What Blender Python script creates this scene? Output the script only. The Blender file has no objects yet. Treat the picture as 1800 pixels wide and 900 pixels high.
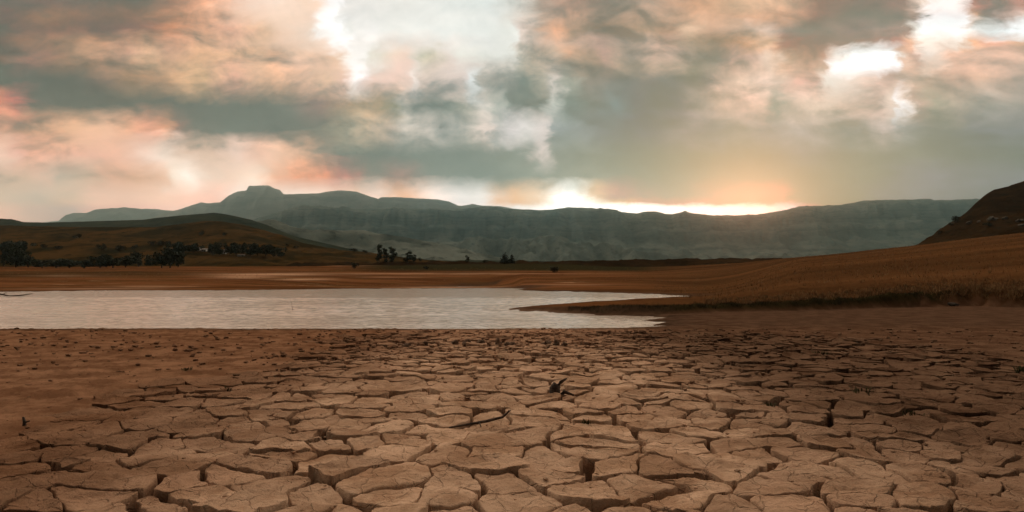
import bpy, bmesh, math, random
import numpy as np
from mathutils import Vector, Matrix
from mathutils.bvhtree import BVHTree

random.seed(7)
RNG = np.random.default_rng(11)
SC = bpy.context.scene
COL = SC.collection

# ------------------------------------------------------------------ camera
F, CX, CY, HZ, CAMH = 1194.0, 900.0, 450.0, 497.0, 1.3
PITCH = math.atan((HZ - CY) / F)
cam_d = bpy.data.cameras.new("camera")
cam_d.sensor_width = 36.0
cam_d.lens = 36.0 * F / 1800.0
cam_d.clip_start, cam_d.clip_end = 0.05, 90000.0
cam = bpy.data.objects.new("camera", cam_d)
cam.location = (0, 0, CAMH)
cam.rotation_euler = (math.pi / 2 + PITCH, 0, 0)
COL.objects.link(cam)
SC.camera = cam
SC.cycles.use_denoising = True
SC.cycles.volume_bounces = 1
SC.cycles.max_bounces = 6
SC.cycles.diffuse_bounces = 2
SC.cycles.glossy_bounces = 2
SC.cycles.transparent_max_bounces = 4
SC.cycles.sample_clamp_indirect = 6.0

# ------------------------------------------------------------------ light and exposure
SUN_AZ, SUN_EL = math.radians(19.2), math.radians(6.2)
WORLD_STRENGTH, EXPOSURE = 0.10, 1.0
vs = SC.view_settings
vs.view_transform, vs.look, vs.gamma, vs.exposure = 'Standard', 'None', 1.0, EXPOSURE
vs.use_curve_mapping = False
sun_d = bpy.data.lights.new("sun", 'SUN')
sun_d.energy, sun_d.angle, sun_d.color = 0.05, math.radians(3.0), (1.0, 0.24, 0.10)
sun = bpy.data.objects.new("sun", sun_d)
_sd = Vector((math.sin(SUN_AZ) * math.cos(SUN_EL), math.cos(SUN_AZ) * math.cos(SUN_EL), math.sin(SUN_EL)))
sun.rotation_euler = (-_sd).to_track_quat('-Z', 'Y').to_euler()
sun.location = (0, -5, 30)
COL.objects.link(sun)

# ------------------------------------------------------------------ node helper
def lin(c):
    return tuple(((v / 255.0) / 12.92 if v / 255.0 <= 0.04045 else ((v / 255.0 + 0.055) / 1.055) ** 2.4) for v in c)

class NT:
    def __init__(s, tree):
        s.t = tree
    def n(s, kind, ins=None, **kw):
        nd = s.t.nodes.new(kind)
        for k, v in kw.items():
            setattr(nd, k, v)
        for k, v in (ins or {}).items():
            s.set(nd.inputs[k], v)
        return nd
    def set(s, sock, v):
        if isinstance(v, bpy.types.NodeSocket):
            s.t.links.new(v, sock)
        else:
            sock.default_value = v
    def m(s, op, a, b=None, c=None, clamp=False):
        nd = s.t.nodes.new('ShaderNodeMath')
        nd.operation, nd.use_clamp = op, clamp
        for i, v in enumerate((a, b, c)):
            if v is not None:
                s.set(nd.inputs[i], v)
        return nd.outputs[0]
    def vm(s, op, a, b=None, scale=None):
        nd = s.t.nodes.new('ShaderNodeVectorMath')
        nd.operation = op
        s.set(nd.inputs[0], a)
        if b is not None:
            s.set(nd.inputs[1], b)
        if scale is not None:
            s.set(nd.inputs['Scale'], scale)
        return nd.outputs[0]
    def xyz(s, x, y, z):
        return s.n('ShaderNodeCombineXYZ', {0: x, 1: y, 2: z}).outputs[0]
    def sep(s, v):
        return s.n('ShaderNodeSeparateXYZ', {0: v}).outputs
    def noise(s, vec, scale, detail=4.0, rough=0.55, dist=0.0, color=False, lac=2.0):
        nd = s.n('ShaderNodeTexNoise', {'Vector': vec, 'Scale': scale, 'Detail': detail, 'Roughness': rough,
                                        'Distortion': dist, 'Lacunarity': lac})
        return nd.outputs['Color' if color else 'Fac']
    def rng(s, v, a, b, c=0.0, d=1.0, smooth=True):
        nd = s.n('ShaderNodeMapRange', {'Value': v, 'From Min': a, 'From Max': b, 'To Min': c, 'To Max': d})
        nd.interpolation_type = 'SMOOTHSTEP' if smooth else 'LINEAR'
        return nd.outputs[0]
    def mix(s, f, a, b, blend='MIX'):
        nd = s.t.nodes.new('ShaderNodeMix')
        nd.data_type, nd.blend_type = 'RGBA', blend
        s.set(nd.inputs[0], f)
        for i, v in ((6, a), (7, b)):
            if isinstance(v, tuple) and len(v) == 3:
                v = (*v, 1.0)
            s.set(nd.inputs[i], v)
        return nd.outputs[2]
    def ramp(s, f, stops, interp='LINEAR'):
        nd = s.t.nodes.new('ShaderNodeValToRGB')
        cr = nd.color_ramp
        cr.interpolation = interp
        while len(cr.elements) > 1:
            cr.elements.remove(cr.elements[-1])
        cr.elements[0].position = stops[0][0]
        cr.elements[0].color = (*stops[0][1], 1.0)
        for p, c in stops[1:]:
            e = cr.elements.new(p)
            e.color = (*c, 1.0)
        s.set(nd.inputs[0], f)
        return nd.outputs[0]

# ------------------------------------------------------------------ sky: broken sunset clouds over a Nishita sky
ROWS = [
 (0, "0 140,118,102;60 148,122,104;150 135,115,100;230 130,115,98;300 170,140,115;360 225,175,145;430 248,220,200;480 250,225,205;545 245,215,190;570 255,250,245;588 255,253,250;600 232,230,223;700 230,230,222;860 228,230,222;905 215,210,198;950 185,165,145;1000 195,160,135;1080 172,152,130;1150 200,170,145;1230 210,170,140;1300 200,175,150;1380 220,190,165;1450 175,150,130;1510 155,130,115;1600 165,135,115;1640 250,235,220;1655 255,252,248;1695 255,250,245;1720 190,150,120;1760 140,115,98;1800 190,165,145"),
 (22, "0 122,106,88;60 149,123,104;150 132,115,100;230 136,117,100;300 180,142,117;360 226,176,146;430 238,204,180;480 242,214,191;535 240,212,190;550 245,225,210;562 255,254,248;592 255,255,252;602 231,230,224;700 231,231,223;860 230,231,223;905 223,217,205;950 191,168,146;1000 188,158,133;1080 176,153,130;1150 198,168,142;1230 210,175,147;1300 200,173,149;1380 197,174,153;1450 163,144,125;1510 157,134,117;1590 168,138,118;1625 185,150,125;1640 255,253,250;1700 255,253,250;1715 230,200,175;1735 165,130,105;1760 188,175,162;1800 222,210,198"),
 (45, "0 105,95,75;20 120,100,82;60 150,125,105;110 150,125,105;150 130,115,100;200 130,112,98;250 150,125,105;300 190,145,120;350 225,175,145;400 235,185,160;450 225,190,160;500 240,212,190;545 238,215,195;555 255,255,250;590 255,255,252;603 230,230,222;620 245,242,235;650 245,242,236;670 232,232,224;720 234,234,226;850 235,236,228;885 228,228,218;900 235,235,225;915 225,205,190;935 190,175,158;955 200,170,145;975 215,170,138;1010 170,152,130;1060 165,145,122;1100 195,165,138;1140 200,170,142;1180 185,155,130;1215 220,190,162;1260 195,165,140;1300 200,172,148;1360 215,190,170;1385 165,150,135;1430 145,138,120;1475 160,142,122;1520 160,138,120;1560 165,145,125;1600 175,145,122;1615 250,240,225;1640 255,255,250;1700 255,255,250;1720 255,245,235;1740 240,235,225;1775 235,235,228;1800 255,255,252"),
 (67, "0 115,101,83;20 135,111,93;60 156,126,106;110 157,130,108;150 158,133,111;200 165,136,115;250 182,151,125;300 191,152,128;350 215,173,143;400 225,182,155;450 223,189,160;500 230,201,178;550 238,215,195;568 242,222,205;582 255,255,250;612 255,255,252;622 232,231,224;640 246,244,238;655 246,243,236;668 231,228,220;690 236,230,220;720 234,226,215;850 234,234,226;885 231,231,221;900 235,235,225;915 218,204,188;935 190,176,158;955 195,171,148;975 205,171,142;1010 180,156,131;1060 175,150,128;1100 188,162,137;1140 195,168,143;1180 193,163,140;1215 195,173,148;1260 172,155,135;1300 199,170,148;1360 226,201,180;1385 190,165,142;1430 167,146,125;1450 165,145,125;1500 175,145,122;1560 190,155,130;1590 205,165,140;1615 240,220,200;1632 255,255,250;1700 255,255,250;1720 250,225,205;1740 235,215,197;1775 228,212,196;1800 235,220,207"),
 (90, "0 125,108,92;20 150,122,105;50 165,128,110;90 155,128,105;140 180,148,120;170 200,160,130;210 200,160,135;250 215,178,145;290 190,158,135;340 205,170,140;400 215,180,150;450 222,188,160;480 215,180,155;520 228,200,178;570 230,200,178;600 235,205,180;610 255,252,245;630 254,254,250;645 232,232,222;665 228,225,212;690 245,225,208;715 242,218,202;728 225,220,208;740 205,205,185;760 210,205,185;790 230,220,210;810 232,232,222;880 234,235,226;900 235,235,225;912 215,208,192;940 185,172,152;965 195,175,152;1000 200,165,135;1035 170,150,125;1060 185,155,135;1090 190,165,140;1120 165,152,132;1150 205,175,150;1190 200,172,150;1225 160,150,130;1260 150,145,130;1290 195,165,145;1330 210,180,160;1360 238,212,190;1385 215,180,150;1430 190,155,130;1460 205,165,140;1480 250,235,220;1500 255,255,250;1580 255,255,250;1600 225,195,170;1615 205,175,155;1640 250,235,220;1660 245,220,200;1680 225,190,165;1740 230,195,170;1800 215,185,162"),
 (112, "0 110,104,87;20 125,112,96;50 135,117,103;90 134,120,102;140 155,131,110;170 172,142,119;210 182,151,127;250 198,166,136;290 196,164,136;340 208,175,142;400 215,177,151;450 216,183,155;480 215,179,151;520 223,191,167;570 229,197,171;598 230,200,175;617 245,228,212;625 255,253,248;638 255,253,248;645 234,232,222;665 228,215,200;690 235,211,195;715 232,209,193;728 227,220,208;740 208,202,186;760 209,199,183;790 221,209,197;810 223,215,204;880 204,202,190;900 197,197,185;912 181,180,164;940 179,171,151;965 205,188,167;1000 191,170,145;1035 167,151,128;1060 177,155,135;1090 172,156,134;1120 161,150,131;1150 183,163,141;1190 172,158,138;1225 145,144,125;1260 161,152,135;1290 206,177,156;1330 221,192,171;1360 226,202,181;1385 212,181,156;1430 204,169,146;1445 212,180,155;1462 230,200,175;1470 255,253,250;1585 255,253,250;1598 225,195,170;1615 210,180,158;1640 230,210,190;1660 226,201,179;1680 215,184,160;1740 224,191,166;1800 210,185,163"),
 (135, "0 95,100,82;40 105,105,95;80 110,112,100;130 125,112,98;170 145,125,108;220 170,148,122;270 190,160,132;310 215,180,145;350 210,180,145;400 215,175,152;450 210,178,150;480 215,178,148;530 220,185,158;570 228,195,165;600 228,195,175;625 250,245,240;640 240,228,222;660 225,200,185;690 225,198,182;715 222,200,185;725 235,225,215;745 205,192,178;780 212,198,185;815 215,200,188;835 228,235,232;850 180,175,160;880 175,170,155;900 160,160,145;925 135,145,130;950 200,188,165;975 225,210,195;995 185,180,160;1030 165,152,132;1060 170,155,135;1100 150,145,128;1140 165,152,135;1180 150,148,130;1225 130,138,120;1250 150,145,130;1275 205,180,158;1310 235,205,180;1345 232,205,185;1370 205,185,165;1400 215,180,160;1440 220,185,165;1465 252,240,225;1500 250,232,215;1530 235,210,190;1560 215,185,165;1600 225,195,170;1620 215,190,165;1650 210,185,160;1690 205,178,155;1740 218,188,162;1800 205,185,165"),
 (180, "0 225,175,150;30 210,160,140;60 140,118,105;100 110,105,92;150 118,110,95;210 120,118,102;260 110,115,102;300 108,115,105;350 112,118,108;400 120,125,112;450 115,125,115;500 145,145,128;560 165,150,135;620 180,165,142;660 190,170,148;690 170,165,145;710 195,190,178;725 140,150,138;750 125,138,125;790 130,142,130;820 170,165,150;850 205,195,182;870 190,185,170;890 190,185,170;900 140,148,135;930 130,135,125;955 140,145,132;975 220,212,195;1000 165,170,150;1040 148,152,135;1080 170,165,148;1120 140,145,132;1160 128,138,125;1200 150,148,135;1230 200,178,155;1270 220,188,160;1310 225,190,165;1345 215,185,160;1370 165,165,145;1400 215,192,170;1450 232,208,185;1500 222,195,172;1550 215,188,168;1580 245,225,205;1590 255,250,246;1602 250,230,210;1615 205,180,158;1650 180,175,150;1690 195,182,160;1740 180,175,158;1800 170,165,148"),
 (225, "0 222,175,148;40 205,165,138;80 232,185,152;130 240,195,160;180 245,200,168;215 225,180,150;250 215,165,140;280 190,155,130;300 150,135,118;340 120,122,110;400 108,118,108;450 112,122,112;500 108,118,108;560 118,128,118;590 150,150,132;620 180,172,150;650 190,175,152;680 175,165,150;710 185,182,170;750 190,185,172;790 180,178,165;830 210,200,182;855 238,218,200;870 190,185,172;895 225,215,205;930 238,228,215;960 230,215,200;975 165,165,150;1010 175,172,155;1050 168,165,148;1100 140,145,132;1150 160,158,142;1190 190,172,150;1220 195,175,155;1260 180,168,150;1300 190,175,150;1345 185,170,150;1410 190,175,155;1450 195,178,158;1490 165,165,148;1530 195,180,160;1560 225,200,180;1590 190,178,160;1630 140,148,135;1680 140,148,135;1730 170,165,150;1800 160,160,145"),
 (270, "0 245,205,180;25 235,185,162;50 200,160,135;100 205,165,140;150 225,180,155;200 228,182,155;240 240,205,182;270 250,225,205;290 245,225,205;330 225,195,170;370 225,195,170;410 240,210,190;450 235,195,170;480 232,195,168;530 215,178,150;560 165,155,138;600 128,135,122;650 125,132,120;700 142,148,135;750 140,148,135;800 145,150,138;850 155,158,145;900 160,162,148;930 165,165,155;955 225,215,200;970 180,175,162;1000 160,160,148;1030 165,165,150;1080 160,163,148;1130 158,160,145;1200 155,155,140;1280 148,150,138;1345 150,150,138;1420 190,178,160;1480 165,165,150;1530 145,152,142;1600 150,155,142;1660 145,150,140;1720 125,135,128;1800 105,120,115"),
 (310, "0 180,165,145;30 205,180,155;70 215,185,162;100 190,180,160;150 190,175,152;190 205,168,142;240 210,170,140;280 232,195,168;300 250,235,215;330 255,245,230;360 248,225,205;400 250,222,200;450 255,235,215;480 245,205,180;520 225,178,150;560 230,180,152;600 205,165,140;640 160,145,125;660 160,150,132;700 185,155,132;750 160,150,135;800 150,150,138;850 142,148,138;900 158,158,145;950 165,160,145;990 188,172,150;1040 185,172,150;1090 175,165,148;1150 150,152,140;1210 155,155,140;1260 175,160,140;1345 165,155,140;1430 155,155,142;1500 155,158,145;1550 150,155,142;1600 175,168,150;1640 185,178,155;1700 175,168,150;1750 170,165,150;1800 170,165,150"),
 (345, "0 205,185,160;60 190,180,160;110 205,185,160;160 230,195,170;220 230,195,170;280 240,205,180;330 250,210,188;380 250,210,190;420 255,240,225;500 255,240,225;560 255,240,225;620 255,230,210;660 255,238,225;700 252,215,190;760 255,240,230;800 255,252,248;850 255,252,248;880 250,220,200;900 250,215,190;950 252,228,210;985 255,250,246;1010 255,253,250;1040 250,220,200;1080 225,185,160;1140 205,170,145;1200 195,160,135;1260 215,160,130;1320 240,175,140;1370 235,170,140;1400 195,165,145;1440 160,155,140;1500 160,158,142;1550 185,172,152;1620 190,182,152;1700 172,165,148;1800 180,172,155"),
 (355, "0 205,185,160;60 190,180,160;110 205,185,160;160 230,195,170;220 230,195,170;280 240,205,180;330 250,210,188;380 250,210,190;420 255,240,225;500 255,240,225;560 255,240,225;620 255,230,210;660 255,238,225;700 252,215,190;760 255,240,230;800 255,252,248;850 255,252,248;880 250,220,200;900 250,215,190;950 252,228,210;985 255,250,246;1010 255,253,250;1040 255,246,236;1080 245,212,185;1140 232,195,168;1200 225,185,155;1260 238,190,155;1320 246,190,150;1370 246,190,155;1400 195,165,145;1440 160,155,140;1500 160,158,142;1550 185,172,152;1620 190,182,152;1700 172,165,148;1800 180,172,155"),
 (364, "0 225,190,165;60 200,180,160;110 185,175,160;160 215,185,165;220 225,190,170;300 240,205,185;400 250,225,205;600 255,235,220;800 255,245,240;900 255,250,246;1000 255,253,248;1350 255,252,248;1385 255,240,225;1420 240,195,170;1450 175,165,150;1550 200,185,165;1650 195,180,160;1800 180,170,155"),
]
# the air box dims the far sky and adds its own light: (what it adds at four places from left to right, r g b)
CORR_PX = (225, 675, 1125, 1575)
CORR = {
 0: [(0.169, 0.175, 0.146), (0.127, 0.189, 0.17), (0.289, 0.221, 0.147), (0.186, 0.277, 0.267)],
 22: [(0.054, 0.11, 0.106), (0.129, 0.181, 0.159), (0.156, 0.158, 0.113), (0.299, 0.362, 0.322)],
 45: [(0.096, 0.143, 0.136), (0.114, 0.161, 0.14), (0.225, 0.214, 0.163), (0.213, 0.185, 0.121)],
 67: [(0.018, 0.089, 0.087), (0.094, 0.17, 0.16), (0.153, 0.137, 0.072), (0.305, 0.462, 0.5)],
 90: [(0.051, 0.098, 0.083), (0.155, 0.236, 0.241), (0.172, 0.156, 0.091), (0.284, 0.271, 0.209)],
 112: [(0.124, 0.136, 0.114), (0.11, 0.196, 0.18), (0.173, 0.173, 0.122), (0.199, 0.23, 0.178)],
 135: [(0.187, 0.196, 0.156), (0.041, 0.128, 0.121), (0.306, 0.247, 0.163), (0.318, 0.298, 0.224)],
 180: [(0.223, 0.299, 0.25), (0.217, 0.239, 0.23), (0.388, 0.29, 0.171), (0.24, 0.247, 0.179)],
 225: [(0.158, 0.198, 0.166), (0.095, 0.151, 0.139), (0.384, 0.321, 0.184), (0.373, 0.297, 0.18)],
 270: [(0.132, 0.173, 0.13), (0.219, 0.236, 0.201), (0.5, 0.5, 0.379), (0.5, 0.5, 0.248)],
 310: [(0.103, 0.172, 0.14), (0.278, 0.37, 0.359), (0.5, 0.5, 0.5), (0.5, 0.5, 0.215)],
 345: [(0.104, 0.178, 0.14), (0.278, 0.37, 0.359), (0.5, 0.5, 0.5), (0.5, 0.5, 0.212)],
 355: [(0.104, 0.178, 0.14), (0.278, 0.37, 0.359), (0.5, 0.5, 0.5), (0.5, 0.5, 0.212)],
 364: [(0.104, 0.178, 0.14), (0.278, 0.37, 0.359), (0.5, 0.5, 0.5), (0.5, 0.5, 0.212)],
}

def build_world():
    w = bpy.data.worlds.new("World")
    SC.world = w
    w.use_nodes = True
    t = w.node_tree
    t.nodes.clear()
    g = NT(t)
    d = g.n('ShaderNodeTexCoord').outputs['Generated']
    x, y, z = g.sep(d)
    az = g.m('ARCTAN2', x, y)
    r = g.m('SQRT', g.m('ADD', g.m('MULTIPLY', x, x), g.m('MULTIPLY', y, y)))
    azc = g.m('MINIMUM', g.m('MAXIMUM', az, -0.75), 0.75)
    V = g.m('DIVIDE', z, g.m('MAXIMUM', g.m('MULTIPLY', r, g.m('COSINE', azc)), 0.02))
    den = g.m('ADD', g.m('MAXIMUM', z, 0.0), 0.16)
    q = g.xyz(g.m('DIVIDE', x, den), g.m('DIVIDE', y, den), 0.0)
    # a plain direction-space noise for puffs, a plane-projected one for the streaks
    dd = g.xyz(az, g.m('MULTIPLY', V, 1.7), 0.0)
    n1 = g.sep(g.noise(dd, 7.0, 3.0, 0.5, 0.3, True))
    n2 = g.sep(g.noise(dd, 26.0, 7.0, 0.62, 0.5, True))
    n3 = g.sep(g.noise(q, 3.2, 6.0, 0.6, 0.6, True))
    def c(v, k):
        return g.m('MULTIPLY', g.m('SUBTRACT', v, 0.5), k)
    azw = g.m('ADD', az, g.m('ADD', c(n1[0], 0.015), g.m('ADD', c(n2[0], 0.056), c(n3[0], 0.012))))
    low = g.rng(V, 0.105, 0.25, 0.45, 1.0)
    Vw = g.m('ADD', V, g.m('MULTIPLY', low, g.m('ADD', c(n1[1], 0.012), g.m('ADD', c(n2[1], 0.036), c(n3[1], 0.012)))))
    A0, A1 = -0.72, 0.72
    pos = g.m('DIVIDE', g.m('SUBTRACT', azw, A0), A1 - A0)
    col = None
    prevV = None
    for yy, txt in ROWS:
        cr = CORR.get(yy)
        el = math.atan((HZ - yy) / F)
        T = math.exp(-4.8e-5 * min(18600.0, 2400.0 / math.sin(el)))
        st = []
        for item in txt.split(';'):
            px, rgb = item.split()
            rgb = tuple(int(k) for k in rgb.split(','))
            l = lin(rgb)
            if min(rgb) >= 245:
                l = tuple(v * k2 for v, k2 in zip(l, (1.7, 1.2, 1.0))) if 1200 < float(px) < 1420 else tuple(v * (1.15 if float(px) > 1420 else (1.5 if float(px) > 1200 else (1.5 if float(px) > 920 else 1.0))) for v in l)
            elif min(rgb) >= 228 and rgb[0] >= 250:
                l = tuple(v * 1.2 for v in l)
            if cr:
                l = tuple(max((0.15 if 1050 < float(px) < 1500 else 0.32) * v, (v - float(np.interp(float(px), CORR_PX, [c[q] for c in cr]))) / T) for q, v in enumerate(l))
            yl = 0.3 * l[0] + 0.6 * l[1] + 0.1 * l[2]
            kc = min(1.06, max(0.70, (max(yl, 0.01) / 0.40) ** 0.26))      # heavier undersides
            l = tuple(v * kc for v in l)
            a = math.atan((float(px) - CX) / F)
            st.append(((a - A0) / (A1 - A0), l))
        if len(st) > 30:
            k = len(st) // 2
            ra = g.ramp(pos, st[:k + 1])
            rb = g.ramp(pos, st[k:])
            row = g.mix(g.m('GREATER_THAN', pos, st[k][0]), ra, rb)
        else:
            row = g.ramp(pos, st)
        Vr = (HZ - yy) / F
        if col is None:
            col = row
        else:
            col = g.mix(g.rng(Vw, prevV, Vr, 0.0, 1.0, smooth=False), col, row)
        prevV = Vr
    # the deck goes on overhead, to the sides and behind as the same kind of broken cloud
    f1 = g.noise(q, 1.1, 7.0, 0.6, 0.4)
    deck = g.ramp(f1, [(0.28, lin((120, 122, 110))), (0.42, lin((175, 155, 136))), (0.55, lin((215, 184, 160))), (0.66, lin((238, 222, 204))), (0.8, lin((250, 240, 226)))])
    out = g.m('MAXIMUM', g.rng(V, 0.44, 0.62), g.rng(g.m('ABSOLUTE', az), 0.70, 0.95))
    # unseen deck shaped to light the mud: brightened ahead, dimmed behind the camera
    front = g.rng(g.m('DIVIDE', y, g.m('MAXIMUM', g.m('SQRT', g.m('ADD', g.m('MULTIPLY', r, r), g.m('MULTIPLY', z, z))), 0.01)), -0.20, 0.42, 0.10, 3.2)
    deck = g.vm('SCALE', deck, scale=front)
    col = g.mix(out, col, deck)
    # billow relief: each puff is lit on top and grey underneath, where the light comes from above and the right
    def relief(scale, off, dist, stretch, seed):
        p0 = g.xyz(az, g.m('MULTIPLY', V, stretch), seed)
        p1 = g.xyz(g.m('ADD', az, off * 0.45), g.m('MULTIPLY', g.m('ADD', V, off), stretch), seed)
        return g.m('SUBTRACT', g.noise(p0, scale, 8.0, 0.58, dist), g.noise(p1, scale, 8.0, 0.58, dist))
    rl = g.m('ADD', g.m('MULTIPLY', relief(6.0, 0.030, 0.5, 1.3, 0.0), 1.25), g.m('MULTIPLY', relief(17.0, 0.010, 0.5, 1.5, 4.0), 1.15))
    det = g.m('ADD', g.m('MULTIPLY', g.noise(dd, 9.0, 9.0, 0.56, 0.4), 0.75), g.m('MULTIPLY', g.noise(q, 2.6, 8.0, 0.58, 0.4), 0.35))
    det = g.m('ADD', g.m('SUBTRACT', det, 0.55), rl)
    lum = g.n('ShaderNodeRGBToBW', {0: col}).outputs[0]
    amp = g.m('MULTIPLY', g.rng(lum, 0.50, 0.76, 1.0, 0.17), g.rng(V, 0.10, 0.2, 0.8, 1.15))
    e = g.m('MULTIPLY', det, amp)
    gr_, gg_, gb_ = (g.m('MAXIMUM', g.m('ADD', 1.0, g.m('MULTIPLY', e, k)), 0.35) for k in (1.85, 1.72, 1.64))
    col = g.vm('MULTIPLY', col, g.xyz(gr_, gg_, gb_))
    sky = g.n('ShaderNodeTexSky')
    sky.sky_type = 'NISHITA'
    sky.sun_disc = False
    sky.sun_elevation, sky.sun_rotation = SUN_EL, SUN_AZ
    sky.air_density, sky.dust_density, sky.ozone_density = 1.0, 2.0, 1.0
    K = 1.0 / (WORLD_STRENGTH * 2 ** EXPOSURE)
    cl = g.vm('SCALE', col, scale=K * 0.95)
    ni = g.vm('SCALE', sky.outputs[0], scale=0.05)
    tot = g.vm('ADD', cl, ni)
    tot = g.mix(g.rng(z, -0.03, 0.0), (0.9, 0.7, 0.5), tot)
    bg = g.n('ShaderNodeBackground', {'Color': tot, 'Strength': WORLD_STRENGTH})
    o = g.n('ShaderNodeOutputWorld', {'Surface': bg.outputs[0]})
build_world()

# ------------------------------------------------------------------ noise
def _hash(ix, iy, seed):
    h = (ix.astype(np.int64) * 374761393 + iy.astype(np.int64) * 668265263 + seed * 974711) & 0xFFFFFFFF
    h = ((h ^ (h >> 13)) * 1274126177) & 0xFFFFFFFF
    return (h ^ (h >> 16)) & 0xFFFFFFFF

def perlin(x, y, seed=0):
    x, y = np.broadcast_arrays(np.asarray(x, float), np.asarray(y, float))
    ix, iy = np.floor(x), np.floor(y)
    fx, fy = x - ix, y - iy
    ux, uy = fx * fx * fx * (fx * (fx * 6 - 15) + 10), fy * fy * fy * (fy * (fy * 6 - 15) + 10)
    def gr(ox, oy):
        a = _hash(ix + ox, iy + oy, seed) * (2 * math.pi / 4294967296.0)
        return np.cos(a) * (fx - ox) + np.sin(a) * (fy - oy)
    a = gr(0, 0) * (1 - ux) + gr(1, 0) * ux
    b = gr(0, 1) * (1 - ux) + gr(1, 1) * ux
    return (a * (1 - uy) + b * uy) * 1.5

def fbm(x, y, octv=4, seed=0, gain=0.5, ridged=False):
    s, amp, f = 0.0, 1.0, 1.0
    for k in range(octv):
        n = perlin(np.asarray(x) * f, np.asarray(y) * f, seed + k * 17)
        s = s + amp * ((1 - 2 * np.abs(n)) if ridged else n)
        amp *= gain
        f *= 2.03
    return s

def sstep(a, b, v):
    t = np.clip((v - a) / (b - a), 0, 1)
    return t * t * (3 - 2 * t)

# ------------------------------------------------------------------ mesh and object helpers
def mesh_np(name, verts, faces, smooth=True, attrs=None):
    me = bpy.data.meshes.new(name)
    verts = np.asarray(verts, np.float32)
    faces = np.asarray(faces, np.int32)
    me.vertices.add(len(verts))
    me.vertices.foreach_set('co', verts.ravel())
    k = faces.shape[1]
    me.loops.add(faces.size)
    me.loops.foreach_set('vertex_index', faces.ravel())
    me.polygons.add(len(faces))
    me.polygons.foreach_set('loop_start', np.arange(0, faces.size, k, dtype=np.int32))
    me.update(calc_edges=True)
    me.validate()
    me.polygons.foreach_set('use_smooth', np.full(len(me.polygons), smooth))
    for an, av in (attrs or {}).items():
        a = me.attributes.new(an, 'FLOAT', 'POINT')
        a.data.foreach_set('value', np.asarray(av, np.float32).ravel())
    return me

def link(name, me, mat=None, parent=None, kind=None, label=None, cat=None, group=None, loc=None):
    o = bpy.data.objects.new(name, me)
    COL.objects.link(o)
    if mat is not None and me is not None and not me.materials:
        me.materials.append(mat)
    if parent is not None:
        o.parent = parent
    if loc is not None:
        o.location = loc
    tag(o, label, cat, group, kind)
    return o

def tag(o, label=None, cat=None, group=None, kind=None):
    for k, v in (('label', label), ('category', cat), ('group', group), ('kind', kind)):
        if v:
            o[k] = v

def grid_faces(nr, nc):
    i = np.arange(nr - 1)[:, None] * nc + np.arange(nc - 1)[None, :]
    i = i.ravel()
    return np.stack([i, i + 1, i + nc + 1, i + nc], 1)

# ------------------------------------------------------------------ materials
def new_mat(name):
    m = bpy.data.materials.new(name)
    m.use_nodes = True
    t = m.node_tree
    t.nodes.clear()
    g = NT(t)
    b = g.n('ShaderNodeBsdfPrincipled')
    g.n('ShaderNodeOutputMaterial', {'Surface': b.outputs[0]})
    return m, g, b

def finish(g, b, color, rough=0.9, spec=0.25, bump=None):
    g.set(b.inputs['Base Color'], color)
    g.set(b.inputs['Roughness'], rough)
    g.set(b.inputs['Specular IOR Level'], spec)
    if bump:
        h, dist, strength = bump
        bm = g.n('ShaderNodeBump', {'Height': h, 'Distance': dist, 'Strength': strength})
        g.t.links.new(bm.outputs[0], b.inputs['Normal'])

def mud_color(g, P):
    """dried lake mud: a pale dry strip down the middle, redder soil on both sides with vignette darkening painted in"""
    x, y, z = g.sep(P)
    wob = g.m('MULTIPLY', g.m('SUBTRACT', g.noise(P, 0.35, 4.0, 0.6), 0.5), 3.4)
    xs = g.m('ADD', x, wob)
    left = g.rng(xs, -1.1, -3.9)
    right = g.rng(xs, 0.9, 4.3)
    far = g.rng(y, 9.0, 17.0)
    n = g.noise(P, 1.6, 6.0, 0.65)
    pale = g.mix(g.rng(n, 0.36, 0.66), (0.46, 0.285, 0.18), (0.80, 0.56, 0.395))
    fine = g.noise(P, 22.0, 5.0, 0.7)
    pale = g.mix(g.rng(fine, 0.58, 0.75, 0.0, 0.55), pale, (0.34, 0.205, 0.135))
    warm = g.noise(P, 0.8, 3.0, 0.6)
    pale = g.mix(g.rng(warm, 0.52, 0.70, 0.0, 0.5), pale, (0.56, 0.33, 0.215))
    lefts = g.mix(g.rng(n, 0.38, 0.65), (0.14, 0.066, 0.034), (0.27, 0.14, 0.077))  # brown side soil, with vignette shade also painted into both tones
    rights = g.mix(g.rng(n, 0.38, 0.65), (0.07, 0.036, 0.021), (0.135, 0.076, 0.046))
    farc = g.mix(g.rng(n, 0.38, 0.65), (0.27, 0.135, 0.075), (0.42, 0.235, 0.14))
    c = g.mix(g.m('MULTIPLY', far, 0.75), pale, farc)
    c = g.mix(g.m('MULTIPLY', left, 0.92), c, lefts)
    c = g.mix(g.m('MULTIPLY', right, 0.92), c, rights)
    return c, n, fine

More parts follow.
